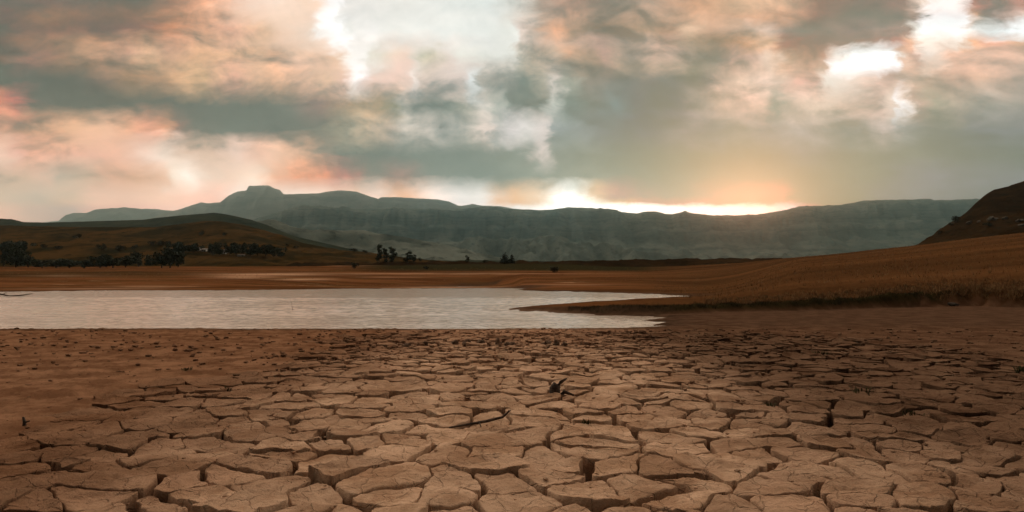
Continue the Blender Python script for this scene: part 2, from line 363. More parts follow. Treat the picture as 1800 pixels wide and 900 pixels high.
def mat_mud():
    m, g, b = new_mat('dried_mud')
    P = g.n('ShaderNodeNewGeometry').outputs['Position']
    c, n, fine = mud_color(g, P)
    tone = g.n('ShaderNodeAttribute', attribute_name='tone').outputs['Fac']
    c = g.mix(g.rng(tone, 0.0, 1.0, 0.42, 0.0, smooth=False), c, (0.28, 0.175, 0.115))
    c = g.mix(g.rng(g.noise(P, 7.0, 6.0, 0.7), 0.56, 0.70, 0.0, 0.5), c, (0.25, 0.15, 0.095))
    wp = g.vm('ADD', P, g.vm('SCALE', g.noise(P, 5.0, 3.0, 0.6, 0.0, True), scale=0.12))
    vo = g.n('ShaderNodeTexVoronoi', {'Vector': wp, 'Scale': 4.5}, feature='DISTANCE_TO_EDGE').outputs['Distance']
    hair = g.m('MULTIPLY', g.rng(vo, 0.0, 0.025, 0.0, 1.0), 0.35)
    h = g.m('ADD', g.m('MULTIPLY', g.noise(P, 14.0, 8.0, 0.68), 1.0), g.m('ADD', hair, g.m('MULTIPLY', g.noise(P, 90.0, 3.0, 0.6), 0.25)))
    finish(g, b, c, 0.95, 0.0, (h, 0.035, 1.0))
    return m

def mat_ground():
    """one sheet: dried mud near the camera, rusty dry grassland and pale sand beyond the water"""
    m, g, b = new_mat('ground_soil')
    P = g.n('ShaderNodeNewGeometry').outputs['Position']
    x, y, z = g.sep(P)
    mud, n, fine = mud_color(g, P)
    ga = g.n('ShaderNodeAttribute', attribute_name='grassy').outputs['Fac']
    sc = g.n('ShaderNodeAttribute', attribute_name='scrub').outputs['Fac']
    da = g.n('ShaderNodeAttribute', attribute_name='damp').outputs['Fac']
    rt = g.n('ShaderNodeAttribute', attribute_name='slope').outputs['Fac']
    st = g.noise(g.xyz(g.m('MULTIPLY', x, 0.012), g.m('MULTIPLY', y, 0.055), 0.0), 1.0, 6.0, 0.6, 0.3)
    st2 = g.noise(g.xyz(g.m('MULTIPLY', x, 0.03), g.m('MULTIPLY', y, 0.16), 3.0), 1.0, 5.0, 0.6)
    tuft = g.noise(P, 0.9, 6.0, 0.7)
    grass = g.mix(g.rng(st, 0.38, 0.62), (0.095, 0.039, 0.015), (0.20, 0.086, 0.034))
    grass = g.mix(g.rng(st2, 0.50, 0.64, 0.0, 0.65), grass, (0.095, 0.055, 0.018))
    sand = g.rng(st2, 0.615, 0.68, 0.0, 0.9)
    sand = g.m('MULTIPLY', sand, g.rng(y, 95.0, 140.0))
    sand = g.m('MULTIPLY', sand, g.rng(y, 260.0, 180.0))
    sand = g.m('MULTIPLY', sand, g.m('SUBTRACT', 1.0, rt))
    grass = g.mix(sand, grass, (0.50, 0.30, 0.18))
    grass = g.mix(g.n('ShaderNodeAttribute', attribute_name='sandy').outputs['Fac'], grass, (0.48, 0.29, 0.18))
    slope = g.mix(g.rng(st, 0.36, 0.64), (0.066, 0.032, 0.013), (0.135, 0.063, 0.025))
    slope = g.mix(g.rng(tuft, 0.5, 0.72, 0.0, 0.5), slope, (0.06, 0.032, 0.012))
    grass = g.mix(rt, grass, slope)
    grass = g.mix(sc, grass, g.mix(g.rng(tuft, 0.4, 0.6), (0.018, 0.018, 0.008), (0.045, 0.036, 0.014)))
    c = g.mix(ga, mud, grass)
    c = g.mix(g.m('MULTIPLY', da, 0.8), c, g.mix(g.rng(n, 0.4, 0.6), (0.055, 0.036, 0.024), (0.085, 0.052, 0.034)))
    h = g.m('ADD', g.noise(P, 14.0, 8.0, 0.68), g.m('MULTIPLY', g.noise(P, 2.2, 6.0, 0.7), 2.0))
    finish(g, b, c, g.rng(da, 0.0, 1.0, 0.97, 0.85), 0.0, (h, 0.022, 0.9))
    return m

def mat_hill(name, lo, hi, dark, sx, sz, bands=0.0, bumpd=4.0):
    m, g, b = new_mat(name)
    P = g.n('ShaderNodeNewGeometry').outputs['Position']
    x, y, z = g.sep(P)
    q = g.xyz(g.m('MULTIPLY', x, sx), g.m('MULTIPLY', y, sx * 0.6), g.m('MULTIPLY', z, sz))
    n = g.noise(q, 1.0, 7.0, 0.62, 0.4)
    n2 = g.noise(q, 4.3, 5.0, 0.65)
    c = g.mix(g.rng(n, 0.36, 0.64), lo, hi)
    c = g.mix(g.rng(n2, 0.52, 0.66, 0.0, 0.75), c, dark)
    if bands:
        zz = g.m('ADD', g.m('MULTIPLY', z, bands), g.m('MULTIPLY', g.noise(q, 0.7, 3.0, 0.5), 2.5))
        bnd = g.noise(g.xyz(0.0, 0.0, zz), 1.0, 3.0, 0.7)
        c = g.mix(g.rng(bnd, 0.5, 0.62, 0.0, 0.7), c, dark)
    finish(g, b, c, 1.0, 0.0, (n2, bumpd, 0.7))
    return m

def mat_water():
    m, g, b = new_mat('lake_water')
    P = g.n('ShaderNodeNewGeometry').outputs['Position']
    q = g.vm('MULTIPLY', P, (1.0, 1.6, 1.0))
    h = g.noise(q, 5.0, 4.0, 0.6, 0.3)
    finish(g, b, (0.66, 0.54, 0.455, 1.0), 0.13, 0.5, (h, 0.03, 0.5))
    b.inputs['IOR'].default_value = 1.45
    return m

def mat_leaf(name, a, c2):
    m, g, b = new_mat(name)
    P = g.n('ShaderNodeNewGeometry').outputs['Position']
    n = g.noise(P, 0.9, 3.0, 0.6)
    finish(g, b, g.mix(g.rng(n, 0.35, 0.65), a, c2), 0.8, 0.15)
    return m

def mat_plain(name, a, c2, scale=6.0, rough=0.9, bumpd=0.01):
    m, g, b = new_mat(name)
    P = g.n('ShaderNodeNewGeometry').outputs['Position']
    n = g.noise(P, scale, 5.0, 0.65)
    finish(g, b, g.mix(g.rng(n, 0.35, 0.65), a, c2), rough, 0.2, (n, bumpd, 0.8))
    return m

M = dict(
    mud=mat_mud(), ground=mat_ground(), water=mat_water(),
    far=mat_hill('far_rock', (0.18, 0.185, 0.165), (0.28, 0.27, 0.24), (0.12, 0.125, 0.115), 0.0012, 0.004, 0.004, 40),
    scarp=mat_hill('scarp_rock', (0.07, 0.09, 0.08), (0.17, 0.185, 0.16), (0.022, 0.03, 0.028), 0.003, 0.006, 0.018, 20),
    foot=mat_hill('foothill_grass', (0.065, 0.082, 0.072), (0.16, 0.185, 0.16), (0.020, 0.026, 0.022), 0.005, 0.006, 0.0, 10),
    hill=mat_hill('brown_hill_grass', (0.022, 0.017, 0.006), (0.078, 0.043, 0.014), (0.011, 0.011, 0.005), 0.02, 0.03, 0.0, 2),
    green=mat_hill('green_hill_grass', (0.014, 0.018, 0.010), (0.034, 0.036, 0.018), (0.009, 0.012, 0.008), 0.01, 0.03, 0.0, 2),
    dark=mat_hill('dark_hill_grass', (0.018, 0.010, 0.004), (0.036, 0.020, 0.008), (0.010, 0.008, 0.004), 0.03, 0.09, 0.0, 1.5),
    leaf=mat_leaf('dark_foliage', (0.014, 0.021, 0.011), (0.048, 0.058, 0.027)),
    pine=mat_leaf('pine_foliage', (0.010, 0.013, 0.007), (0.030, 0.030, 0.014)),
    shrub=mat_leaf('shrub_foliage', (0.012, 0.013, 0.007), (0.036, 0.034, 0.016)),
    bark=mat_plain('bark', (0.03, 0.022, 0.016), (0.07, 0.05, 0.035)),
    white=mat_plain('white_wall', (0.42, 0.41, 0.39), (0.58, 0.57, 0.54), 2.0),
    roof=mat_plain('roof_sheet', (0.10, 0.085, 0.075), (0.16, 0.13, 0.11), 3.0, 0.6),
    glass=mat_plain('window_glass', (0.02, 0.022, 0.025), (0.03, 0.032, 0.035), 3.0, 0.2),
    wood=mat_plain('dead_wood', (0.035, 0.024, 0.018), (0.11, 0.08, 0.06), 20.0),
    clod=mat_plain('clod_earth', (0.09, 0.058, 0.038), (0.24, 0.15, 0.10), 14.0, 0.95, 0.02),
    weed=mat_plain('weed_leaf', (0.03, 0.032, 0.012), (0.075, 0.07, 0.026), 9.0),
    drygrass=mat_plain('dry_grass', (0.12, 0.07, 0.028), (0.32, 0.19, 0.09), 1.2),
    bankgrass=mat_plain('bank_grass', (0.014, 0.014, 0.006), (0.05, 0.038, 0.015), 1.2),
    rock=mat_plain('hill_rock', (0.05, 0.042, 0.034), (0.13, 0.11, 0.09), 0.6, 0.95, 0.1),
)

# ------------------------------------------------------------------ the land: heights from the lines of the shore, bank and crests
def yz(y, D):
    """height of a point seen at photo row y when it stands D metres away"""
    return CAMH + (HZ - y) / F * D

def ip(px, pts):
    a = np.array(pts, float)
    return np.interp(px, a[:, 0], a[:, 1])

def gp(px, y):
    D = CAMH * F / (y - HZ)
    return ((px - CX) / F * D, D)

LAKE_PX = [(-900, 580), (-300, 579), (0, 578.5), (150, 578), (300, 577.5), (450, 578.5), (600, 578), (760, 578.6), (900, 578), (1000, 577.5), (1100, 576.5), (1150, 574.5),
           (1198, 571), (1150, 569), (1178, 564), (1130, 562), (1195, 556), (1150, 554), (1100, 553.5), (1060, 552), (1000, 549.5), (950, 546), (903, 541.5),
           (960, 536), (1040, 530.5), (1100, 527), (1180, 522), (1221, 520), (1150, 516.2), (1080, 514), (1000, 512.2), (920, 510.4), (904, 509.4), (938, 507.0),
           (860, 506.2), (600, 507.2), (560, 508), (400, 510), (180, 510), (100, 511.5), (0, 512), (-300, 513), (-900, 515)]
POOL_PX = [(735, 504.9), (800, 505.0), (848, 504.0), (870, 503.2), (820, 503.3), (770, 503.9)]
LAKE = np.array([gp(*p) for p in LAKE_PX])
POOL = np.array([gp(*p) for p in POOL_PX])

def poly_sd(P, x, y):
    """signed distance to a polygon, negative inside"""
    d2 = np.full(x.shape, 1e18)
    ins = np.zeros(x.shape, bool)
    n = len(P)
    for i in range(n):
        ax, ay = P[i]
        bx, by = P[(i + 1) % n]
        ex, ey = bx - ax, by - ay
        t = np.clip(((x - ax) * ex + (y - ay) * ey) / (ex * ex + ey * ey), 0, 1)
        dx, dy = x - ax - t * ex, y - ay - t * ey
        d2 = np.minimum(d2, dx * dx + dy * dy)
        c = ((ay > y) != (by > y)) & (x < (bx - ax) * (y - ay) / (by - ay + 1e-12) + ax)
        ins ^= c
    d = np.sqrt(d2)
    return np.where(ins, -d, d)

Y_FS = [(-900, 515), (-300, 513), (0, 512), (180, 510), (400, 510), (560, 508), (600, 507.2), (860, 506.2), (905, 508), (920, 510.4), (1000, 512.2), (1080, 514), (1150, 516.2), (1221, 520), (1300, 521)]
Y_BB = [(903, 541.3), (950, 545.5), (1000, 549), (1060, 551.8), (1100, 553), (1180, 553), (1258, 549), (1440, 546), (1619, 540), (1700, 539), (1800, 541), (2000, 546), (2400, 560)]
Y_BT = [(903, 541), (950, 540.5), (1000, 540), (1100, 538.5), (1180, 538), (1258, 536.5), (1440, 529), (1619, 516), (1700, 512), (1800, 510), (2000, 505), (2400, 500)]
Y_LP = [(1180, 530), (1258, 528), (1440, 520), (1619, 503), (1700, 498), (1800, 497), (2000, 494), (2400, 488)]
Y_FE = [(903, 541.3), (960, 536), (1040, 530.5), (1100, 527), (1180, 522), (1221, 520), (1300, 519)]
D_CR = [(-900, 450), (1000, 450), (1090, 420), (1200, 380), (1400, 320), (1600, 280), (1800, 250), (2100, 220), (2600, 200)]
Y_CR = [(-900, 470), (500, 468), (850, 464), (900, 463.5), (1000, 465), (1090, 468.5), (1130, 469.5), (1180, 468), (1300, 462), (1400, 452), (1500, 443), (1600, 432), (1700, 420), (1800, 408), (2000, 385), (2600, 340)]

def land_columns(pxs, Ds):
    Z = np.zeros((len(Ds), len(pxs)))
    for j, px in enumerate(pxs):
        Dc, zc = ip(px, D_CR), 0
        zc = yz(ip(px, Y_CR), Dc)
        ks = [(-100, 0.04), (5, 0.04)]
        Dfs = CAMH * F / (ip(px, Y_FS) - HZ)
        rise = [(Dfs, 0.03), (max(Dfs * 1.45, 170), yz(500.5, max(Dfs * 1.45, 170))), (300, yz(479, 300)), (Dc, zc)]
        if px <= 903:
            ks += rise
        else:
            Db = CAMH * F / (ip(px, Y_BB) - HZ)
            bt = yz(ip(px, Y_BT), Db + 0.45)
            bt = max(bt, 0.05)
            if px <= 1221:
                Dfe = CAMH * F / (ip(px, Y_FE) - HZ)
                Dfe = max(Dfe, Db + 1.5)
                ks += [(Db, 0.03), (Db + 0.45, bt), (Db + 0.5 * (Dfe - Db), bt * 0.72), (Dfe, 0.03)]
                r0 = max(Dfs, Dfe + 0.5)
                k = sstep(1060, 1221, px)
                D2 = max(Dfs * 1.45, 170) * (1 - k) + 180 * k
                ks += [(r0, 0.03), (D2, yz(500.5, D2) * (1 - k) + yz(503, D2) * k), (300, yz(479, 300) * (1 - k) + k * (yz(503, D2) + (zc - yz(503, D2)) * (300 - D2) / (Dc - D2))), (Dc, zc)]
            else:
                lp = yz(ip(px, Y_LP), Db + 4.5)
                lp = max(lp, bt + 0.02)
                k = sstep(1221, 1420, px)
                line = lp + (zc - lp) * (70 - Db - 4.5) / (Dc - Db - 4.5)
                ks += [(Db, 0.03), (Db + 0.45, bt), (Db + 4.5, lp * (0.4 + 0.6 * k) + bt * 0.6 * (1 - k)), (70, 0.05 * (1 - k) + line * k), (180, (1 - k) * yz(503, 180) + k * (lp + (zc - lp) * (180 - Db - 4.5) / (Dc - Db - 4.5))), (Dc, zc)]
        ks += [(Dc + 120, zc * 0.85), (Dc + 500, 1.0), (40000, 1.0)]
        ks = np.array(ks)
        Z[:, j] = np.interp(Ds, ks[:, 0], ks[:, 1])
    return Z

def crack_mask(x, y):
    w = 0.8 * fbm(x * 0.32, y * 0.32, 3, 5)
    l = sstep(-4.3, -1.9, x + w)
    r = 0.08 * sstep(9.6, 6.4, x + w) + 0.92 * sstep(5.6, 1.9, x + w)
    return l * r * sstep(17.8, 15.0, y) 

def top_z(x, y):
    """the skin of the mud before it cracked"""
    z = 0.03 + 0.018 * fbm(x * 0.7, y * 0.7, 3, 21)
    z = z + 0.010 * fbm(x * 3.1, y * 3.1, 3, 31)
    return z

GROUND = None
def build_ground():
    us = np.concatenate([np.linspace(-1.6, -0.86, 50, endpoint=False), np.linspace(-0.86, 0.86, 600, endpoint=False), np.linspace(0.86, 1.6, 51)])
    Ds = np.concatenate([np.linspace(-60, -2, 14, endpoint=False), np.linspace(-2, 2.6, 40, endpoint=False), np.geomspace(2.6, 36, 330, endpoint=False),
                         np.geomspace(36, 620, 190, endpoint=False), np.geomspace(620, 18300, 26)])
    xs = us[None, :] * np.sqrt(Ds[:, None] ** 2 + 4.0)
    Y = np.repeat(Ds[:, None], len(us), 1)
    pxs = CX + F * us
    Z = land_columns(pxs, Ds)
    # soften the seams between columns
    k = np.array([1, 2, 3, 2, 1.0]); k /= k.sum()
    Zp = np.pad(Z, ((0, 0), (2, 2)), mode='edge')
    Z = sum(k[i] * Zp[:, i:i + Z.shape[1]] for i in range(5))
    X = xs
    px_eff = CX + F * X / np.maximum(Y, 2.0)
    near = sstep(24, 17, Y)
    side = 1 - crack_mask(X, Y)
    mudz = top_z(X, Y) + side * (0.020 * np.abs(fbm(X * 2.6, Y * 2.6, 4, 43, 0.6)) + 0.012 * fbm(X * 6.5, Y * 6.5, 3, 47, 0.6)) - 0.008 * side + 0.006 * fbm(X * 9, Y * 9, 3, 41) + 0.004 * fbm(X * 2.0 + Y * 0.6, Y * 7.0, 3, 51)
    # the mud right of the inlet too
    jx, jy = X + 1.2 * fbm(X * 0.12, Y * 0.12, 3, 61), Y + 0.12 * fbm(X * 0.9, Y * 0.9, 3, 71) * np.clip(Y / 20, 0.5, 3)
    sd = np.minimum(poly_sd(LAKE, X + (jx - X) * 0.25, jy), poly_sd(POOL, X, Y))
    land = Z + 0.25 * np.clip((Y - 30) / 200, 0, 3.0) * fbm(X * 0.02, Y * 0.02, 4, 81) + 0.05 * np.clip((Y - 24) / 30, 0, 1) * fbm(X * 0.35, Y * 0.5, 4, 91)
    bankzone = np.clip((Z - 0.1) / 0.3, 0, 1) * sstep(60, 40, Y)
    land = land + bankzone * 0.16 * fbm(X * 0.8, Y * 0.8, 4, 95)
    near_edge = 0.012 + 0.03 * np.clip(sd / 1.5, 0, 1)
    z = np.where(near > 0.999, mudz, np.maximum(land, 0.0) * (1 - near) + mudz * near)
    shore_w = np.clip(Y / 60, 0.25, 3.0)
    k = sstep(0.0, 1.0, sd / shore_w)
    z = np.where(sd > 0, 0.012 + (np.maximum(z, 0.02) - 0.012) * k, -np.minimum(0.5, 0.012 - sd * 0.12))
    mud_right = sstep(1180, 1260, px_eff) * (Y < 40)
    cm = crack_mask(X, Y)
    crackdrop = sstep(0.02, 0.25, cm)
    z = np.where(Y < 24, z - 0.28 * crackdrop * (sd > 0.3), z)
    z = np.where(Y < 0.6, z, z)
    # what grows or lies where
    Db = CAMH * F / (ip(px_eff, Y_BB) - HZ)
    bank = (px_eff > 903) * sstep(-0.2, 0.3, Y - Db)
    grassy = np.maximum(sstep(60, 90, Y), np.where(Y > 24, bank, 0))
    slope = sstep(980, 1250, px_eff) * (Y > 26)
    scrub = sstep(300, 345, Y) * sstep(520, 480, Y) * sstep(560, 700, px_eff) * sstep(1230, 1100, px_eff)
    scrub = np.maximum(scrub, bank * sstep(1.8, 0.7, Y - Db) * 0.95 * sstep(960, 1040, px_eff) * sstep(1720, 1640, px_eff))
    scrub = np.maximum(scrub, sstep(330, 300, Y) * sstep(210, 260, Y) * sstep(420, 250, px_eff) * 0.55)
    damp = sstep(1.6, 0.0, sd / np.clip(Y / 20, 0.5, 4.0)) * (sd > -9)
    flat = (px_eff > 1150) * (Y < 36) * (1 - bank) * sstep(17.5, 21, Y)
    damp = np.maximum(damp, flat * 0.55)
    row = HZ - (z - CAMH) * F / np.maximum(Y, 1.0)
    sand = np.zeros_like(Y)
    for sx, sy, sw, sh, sk in ((470, 482.5, 95, 2.2, 1.0), (535, 491, 42, 1.6, 1.0), (425, 486.5, 55, 2.5, 0.7), (760, 481, 260, 1.0, 0.6), (110, 484.5, 70, 1.3, 0.6), (150, 507.5, 110, 1.4, 0.5), (600, 466.5, 120, 0.9, 0.5), (260, 504, 60, 1.6, 0.4), (790, 505, 90, 1.5, 0.7), (690, 487, 60, 1.0, 0.4), (1010, 500, 80, 1.0, 0.35)):
        wv = 8 * fbm(X * 0.03, Y * 0.03, 3, 700)
        sand = np.maximum(sand, sk * np.exp(-((px_eff - sx) / sw) ** 2 - ((row - sy + 0.12 * wv) / sh) ** 2))
    sand = np.where((Y > 80) & (Y < 600), sand, 0)
    # bare eroded bank face at the right
    sand = np.maximum(sand, 0.42 * sstep(1640, 1720, px_eff) * bank * sstep(5.0, 2.0, Y - Db) * np.clip(0.7 + fbm(X * 0.9, Y * 0.9, 3, 720), 0, 1))
    V = np.stack([X, Y, z], -1).reshape(-1, 3)
    me = mesh_np('ground', V, grid_faces(len(Ds), len(us)), True,
                 {'grassy': grassy, 'scrub': np.clip(scrub, 0, 1), 'damp': np.clip(damp, 0, 1), 'slope': slope, 'sandy': np.clip(sand * 1.2, 0, 1)})
    return link('ground', me, M['ground'], kind='structure')
GROUND = build_ground()

def build_water():
    us = np.concatenate([np.linspace(-2.2, -0.8, 40, endpoint=False), np.linspace(-0.8, 0.36, 520)])
    Ds = np.concatenate([np.geomspace(17.5, 60, 300, endpoint=False), np.geomspace(60, 300, 60)])
    X = us[None, :] * Ds[:, None]
    Y = np.repeat(Ds[:, None], len(us), 1)
    a = 0.012 * (0.6 + 0.7 * np.clip(fbm(X * 0.12, Y * 0.12, 2, 7) + 0.5, 0, 1.3)) * sstep(140, 60, Y)
    z = a * (fbm(X * 1.1 + 0.4 * Y, Y * 2.2, 3, 3) + 0.5 * fbm(X * 3.3, Y * 4.7, 2, 13))
    z = z + 0.08 * sstep(21, 32, Y) * fbm(X * 0.34 + 0.1 * Y, Y * 0.42, 4, 23, 0.6) * (0.4 + 0.6 * np.clip(fbm(X * 0.05, Y * 0.06, 2, 33) + 0.5, 0, 1))
    z = z - 0.03
    me = mesh_np('lake', np.stack([X, Y, z - 0.004], -1).reshape(-1, 3), grid_faces(len(Ds), len(us)))
    return link('lake', me, M['water'], kind='structure')
build_water()

# ------------------------------------------------------------------ ridges: real slopes from foot to crest and down behind
def ridge(name, pts, Dcrest, Dfoot, zfoot, mat, profile, nx=420, nt=60, rough=0.0, wl=300.0, seed=0, fray=0.6, pxr=(-700, 2600), depth=0.5, flute=0.0, flute_wl=300.0):
    pxs = np.concatenate([np.linspace(pxr[0], -60, 50, endpoint=False), np.linspace(-60, 1860, nx, endpoint=False), np.linspace(1860, pxr[1], 50)])
    nx = len(pxs)
    yc = ip(pxs, pts)
    yc = yc + fray * fbm(pxs / 14.0, pxs * 0 + seed, 4, seed + 3)
    zc = yz(yc, Dcrest)
    t = np.concatenate([np.linspace(0, 1, nt), 1 + np.linspace(0.05, 1.0, 12)])
    D = np.where(t <= 1, Dfoot + (Dcrest - Dfoot) * t, Dcrest * (1 + depth * (t - 1)))
    u = (pxs - CX) / F
    X = u[None, :] * np.repeat(D[:, None], nx, 1)
    Y = np.repeat(D[:, None], nx, 1)
    tt = np.repeat(t[:, None], nx, 1)
    if flute:
        tt = tt + flute * fbm(X / flute_wl, Y / (flute_wl * 5), 4, seed + 9) * np.clip(tt * 3, 0, 1) * sstep(1.0, 0.93, tt)
    tp = np.clip(tt, 0, 1)
    h = np.interp(tp, [p[0] for p in profile], [p[1] for p in profile])
    back = np.where(tt > 1, np.clip(1 - (tt - 1), 0, 1) ** 1.3, 1.0)
    Z = zfoot + (zc[None, :] - zfoot) * h * back
    env = np.clip(tt * 4, 0, 1) * sstep(1.0, 0.86, tt) + 0.6 * np.clip((tt - 1.05) * 4, 0, 1)
    Z = Z + rough * env * (fbm(X / wl, Y / wl, 5, seed, 0.52, True) - 0.45)
    me = mesh_np(name, np.stack([X, Y, Z], -1).reshape(-1, 3), grid_faces(len(t), nx))
    return link(name, me, mat, kind='structure')

HAZY = [(-900, 395), (-300, 392), (60, 392), (100, 388), (112, 378), (125, 374), (150, 374), (163, 368), (185, 366), (215, 364), (240, 366), (270, 367), (300, 370), (340, 373), (420, 380), (800, 390), (2700, 395)]
CASTLE = [(-900, 420), (200, 400), (262, 383), (290, 374), (315, 367), (345, 357), (352, 355), (360, 357), (385, 355), (400, 343), (415, 336), (431, 334), (435, 326), (470, 325), (480, 330), (490, 333), (497, 341), (530, 340), (560, 339), (580, 335), (600, 334), (625, 336), (650, 345), (664, 349), (668, 346), (700, 346), (730, 348), (770, 350), (790, 354), (805, 361), (815, 361), (830, 358), (847, 361), (880, 362), (900, 366), (960, 372), (1200, 390), (2700, 400)]
SCARP = [(-900, 420), (350, 398), (440, 388), (470, 378), (490, 372), (510, 367), (530, 363), (545, 364), (580, 366), (600, 364), (620, 367), (700, 366), (760, 367), (860, 366), (900, 367), (930, 368), (960, 369), (1000, 364), (1040, 365), (1070, 370), (1120, 375), (1132, 372), (1143, 371), (1155, 371), (1170, 376), (1185, 376), (1195, 373), (1205, 372), (1225, 376), (1240, 378), (1270, 378), (1300, 378), (1330, 377), (1350, 374), (1380, 369), (1400, 365), (1420, 362), (1480, 360), (1500, 356), (1520, 352), (1550, 351), (1590, 350), (1650, 351), (1720, 351), (1800, 352), (2100, 350), (2700, 365)]
FOOT = [(-900, 470), (600, 440), (760, 430), (800, 425), (850, 420), (880, 422), (920, 420), (960, 417), (1000, 425), (1060, 431), (1100, 440), (1160, 449), (1250, 455), (1350, 452), (1450, 455), (2700, 470)]
SPUR = [(-900, 440), (380, 400), (440, 393), (480, 390), (510, 400), (545, 404), (600, 405), (640, 404), (655, 409), (700, 415), (750, 424), (800, 434), (850, 447), (900, 456), (960, 462), (1050, 468), (2700, 480)]
GREEN = [(-900, 372), (-300, 380), (0, 384), (18, 385), (40, 390), (80, 391), (150, 389), (250, 386), (270, 383), (320, 378), (375, 373.5), (400, 377), (440, 386), (470, 396), (490, 405), (520, 416), (600, 434), (700, 456), (2700, 480)]
BROWN = [(-900, 388), (-300, 394), (0, 396), (80, 398), (150, 399), (270, 399), (320, 393), (360, 388), (390, 389), (430, 396), (465, 405), (490, 413), (510, 420), (530, 428), (560, 434), (600, 440), (650, 445), (700, 453), (760, 460), (850, 467), (2700, 480)]
DARKR = [(-900, 480), (1560, 455), (1620, 428), (1650, 409), (1680, 387), (1700, 374), (1720, 355), (1735, 342), (1750, 333), (1775, 327), (1800, 321), (1900, 298), (2100, 270), (2700, 240)]
gentle = [(0, 0), (0.3, 0.2), (0.6, 0.55), (0.85, 0.88), (1, 1)]
cliffy = [(0, 0), (0.25, 0.14), (0.45, 0.30), (0.62, 0.46), (0.70, 0.52), (0.74, 0.66), (0.80, 0.71), (0.84, 0.90), (0.90, 0.95), (1, 1)]
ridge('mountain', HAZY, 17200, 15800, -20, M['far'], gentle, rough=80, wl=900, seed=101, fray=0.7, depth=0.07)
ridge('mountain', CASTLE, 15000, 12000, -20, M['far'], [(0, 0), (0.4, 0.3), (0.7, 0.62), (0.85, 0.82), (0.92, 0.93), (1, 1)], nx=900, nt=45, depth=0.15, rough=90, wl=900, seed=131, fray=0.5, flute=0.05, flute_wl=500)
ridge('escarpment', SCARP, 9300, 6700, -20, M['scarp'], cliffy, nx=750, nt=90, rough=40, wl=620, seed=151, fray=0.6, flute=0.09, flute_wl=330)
ridge('foothill', FOOT, 5800, 4300, -20, M['foot'], gentle, nx=600, nt=55, rough=45, wl=500, seed=171, fray=0.6, flute=0.25, flute_wl=260)
ridge('foothill', SPUR, 2500, 1500, -10, M['foot'], gentle, nx=500, nt=55, rough=9, wl=170, seed=191, fray=0.5, flute=0.12, flute_wl=200)
ridge('hill', GREEN, 2100, 1250, 0, M['green'], gentle, nx=500, nt=50, rough=4, wl=120, seed=205, fray=0.3)
HILL = ridge('hill', BROWN, 860, 400, 6, M['hill'], [(0, 0), (0.2, 0.14), (0.5, 0.47), (0.8, 0.84), (1, 1)], nx=600, nt=70, rough=2.0, wl=70, seed=211, fray=0.35)
HILLR = ridge('hill', DARKR, 560, 300, 0, M['dark'], [(0, 0), (0.25, 0.2), (0.5, 0.5), (0.62, 0.58), (0.8, 0.86), (1, 1)], nx=300, nt=70, rough=2.2, wl=32, seed=231, fray=0.9, flute=0.05, flute_wl=40)

# ------------------------------------------------------------------ finding the ground under a point of the view
DEPS = bpy.context.evaluated_depsgraph_get()
def bvh_of(o):
    me = o.data
    return BVHTree.FromPolygons([v.co[:] for v in me.vertices], [p.vertices[:] for p in me.polygons])
BV = [bvh_of(GROUND), bvh_of(HILL), bvh_of(HILLR)]

def on_land(px, y, only=None):
    v = Vector(((px - CX) / F, (CY - y) / F, -1.0))
    d = (cam.matrix_basis.to_3x3() @ v).normalized()
    best = None
    for b in (BV if only is None else [BV[only]]):
        hit = b.ray_cast(cam.location, d)
        if hit[0] is not None and (best is None or hit[3] < best[1]):
            best = (hit[0], hit[3])
    return best[0] if best else None

def drop(x, y):
    zs = [h[0].z for h in (b.ray_cast(Vector((x, y, 900)), Vector((0, 0, -1))) for b in BV) if h[0] is not None]
    return max(zs) if zs else 0.0

# ------------------------------------------------------------------ cracked mud plates
def clip_poly(poly, ids, nx_, ny_, c, nid):
    out, oid = [], []
    n = len(poly)
    for i in range(n):
        a, b = poly[i], poly[(i + 1) % n]
        da, db = a[0] * nx_ + a[1] * ny_ - c, b[0] * nx_ + b[1] * ny_ - c
        if da <= 0:
            out.append(a)
            if db > 0:
                t = da / (da - db)
                oid.append(ids[i])
                out.append((a[0] + (b[0] - a[0]) * t, a[1] + (b[1] - a[1]) * t))
                oid.append(nid)
            else:
                oid.append(ids[i])
        elif db <= 0:
            t = da / (da - db)
            out.append((a[0] + (b[0] - a[0]) * t, a[1] + (b[1] - a[1]) * t))
            oid.append(ids[i])
    return out, oid

def voronoi(pts, k=22, R=2.2):
    cells = []
    for i, p in enumerate(pts):
        d = np.hypot(pts[:, 0] - p[0], pts[:, 1] - p[1])
        nb = np.argsort(d)[1:k]
        poly = [(p[0] - R, p[1] - R), (p[0] + R, p[1] - R), (p[0] + R, p[1] + R), (p[0] - R, p[1] + R)]
        ids = [-1] * 4
        for j in nb:
            qx, qy = pts[j]
            nx_, ny_ = qx - p[0], qy - p[1]
            c = (qx * qx + qy * qy - p[0] ** 2 - p[1] ** 2) / 2
            poly, ids = clip_poly(poly, ids, nx_, ny_, c, int(j))
            if len(poly) < 3:
                break
        cells.append((poly, ids))
    return cells

def circ_smooth(a, s):
    k = np.exp(-0.5 * (np.arange(-3 * s, 3 * s + 1) / s) ** 2)
    k /= k.sum()
    out = np.zeros_like(a)
    for w, o in zip(k, range(-3 * s, 3 * s + 1)):
        out += w * np.roll(a, o, 0)
    return out

def warp(p):
    x, y = p[:, 0], p[:, 1]
    q = p.copy()
    q[:, 0] += 0.10 * fbm(x * 1.7, y * 1.7, 2, 301) + 0.026 * fbm(x * 8, y * 8, 3, 311)
    q[:, 1] += 0.10 * fbm(x * 1.7, y * 1.7, 2, 321) + 0.026 * fbm(x * 8, y * 8, 3, 331)
    return q

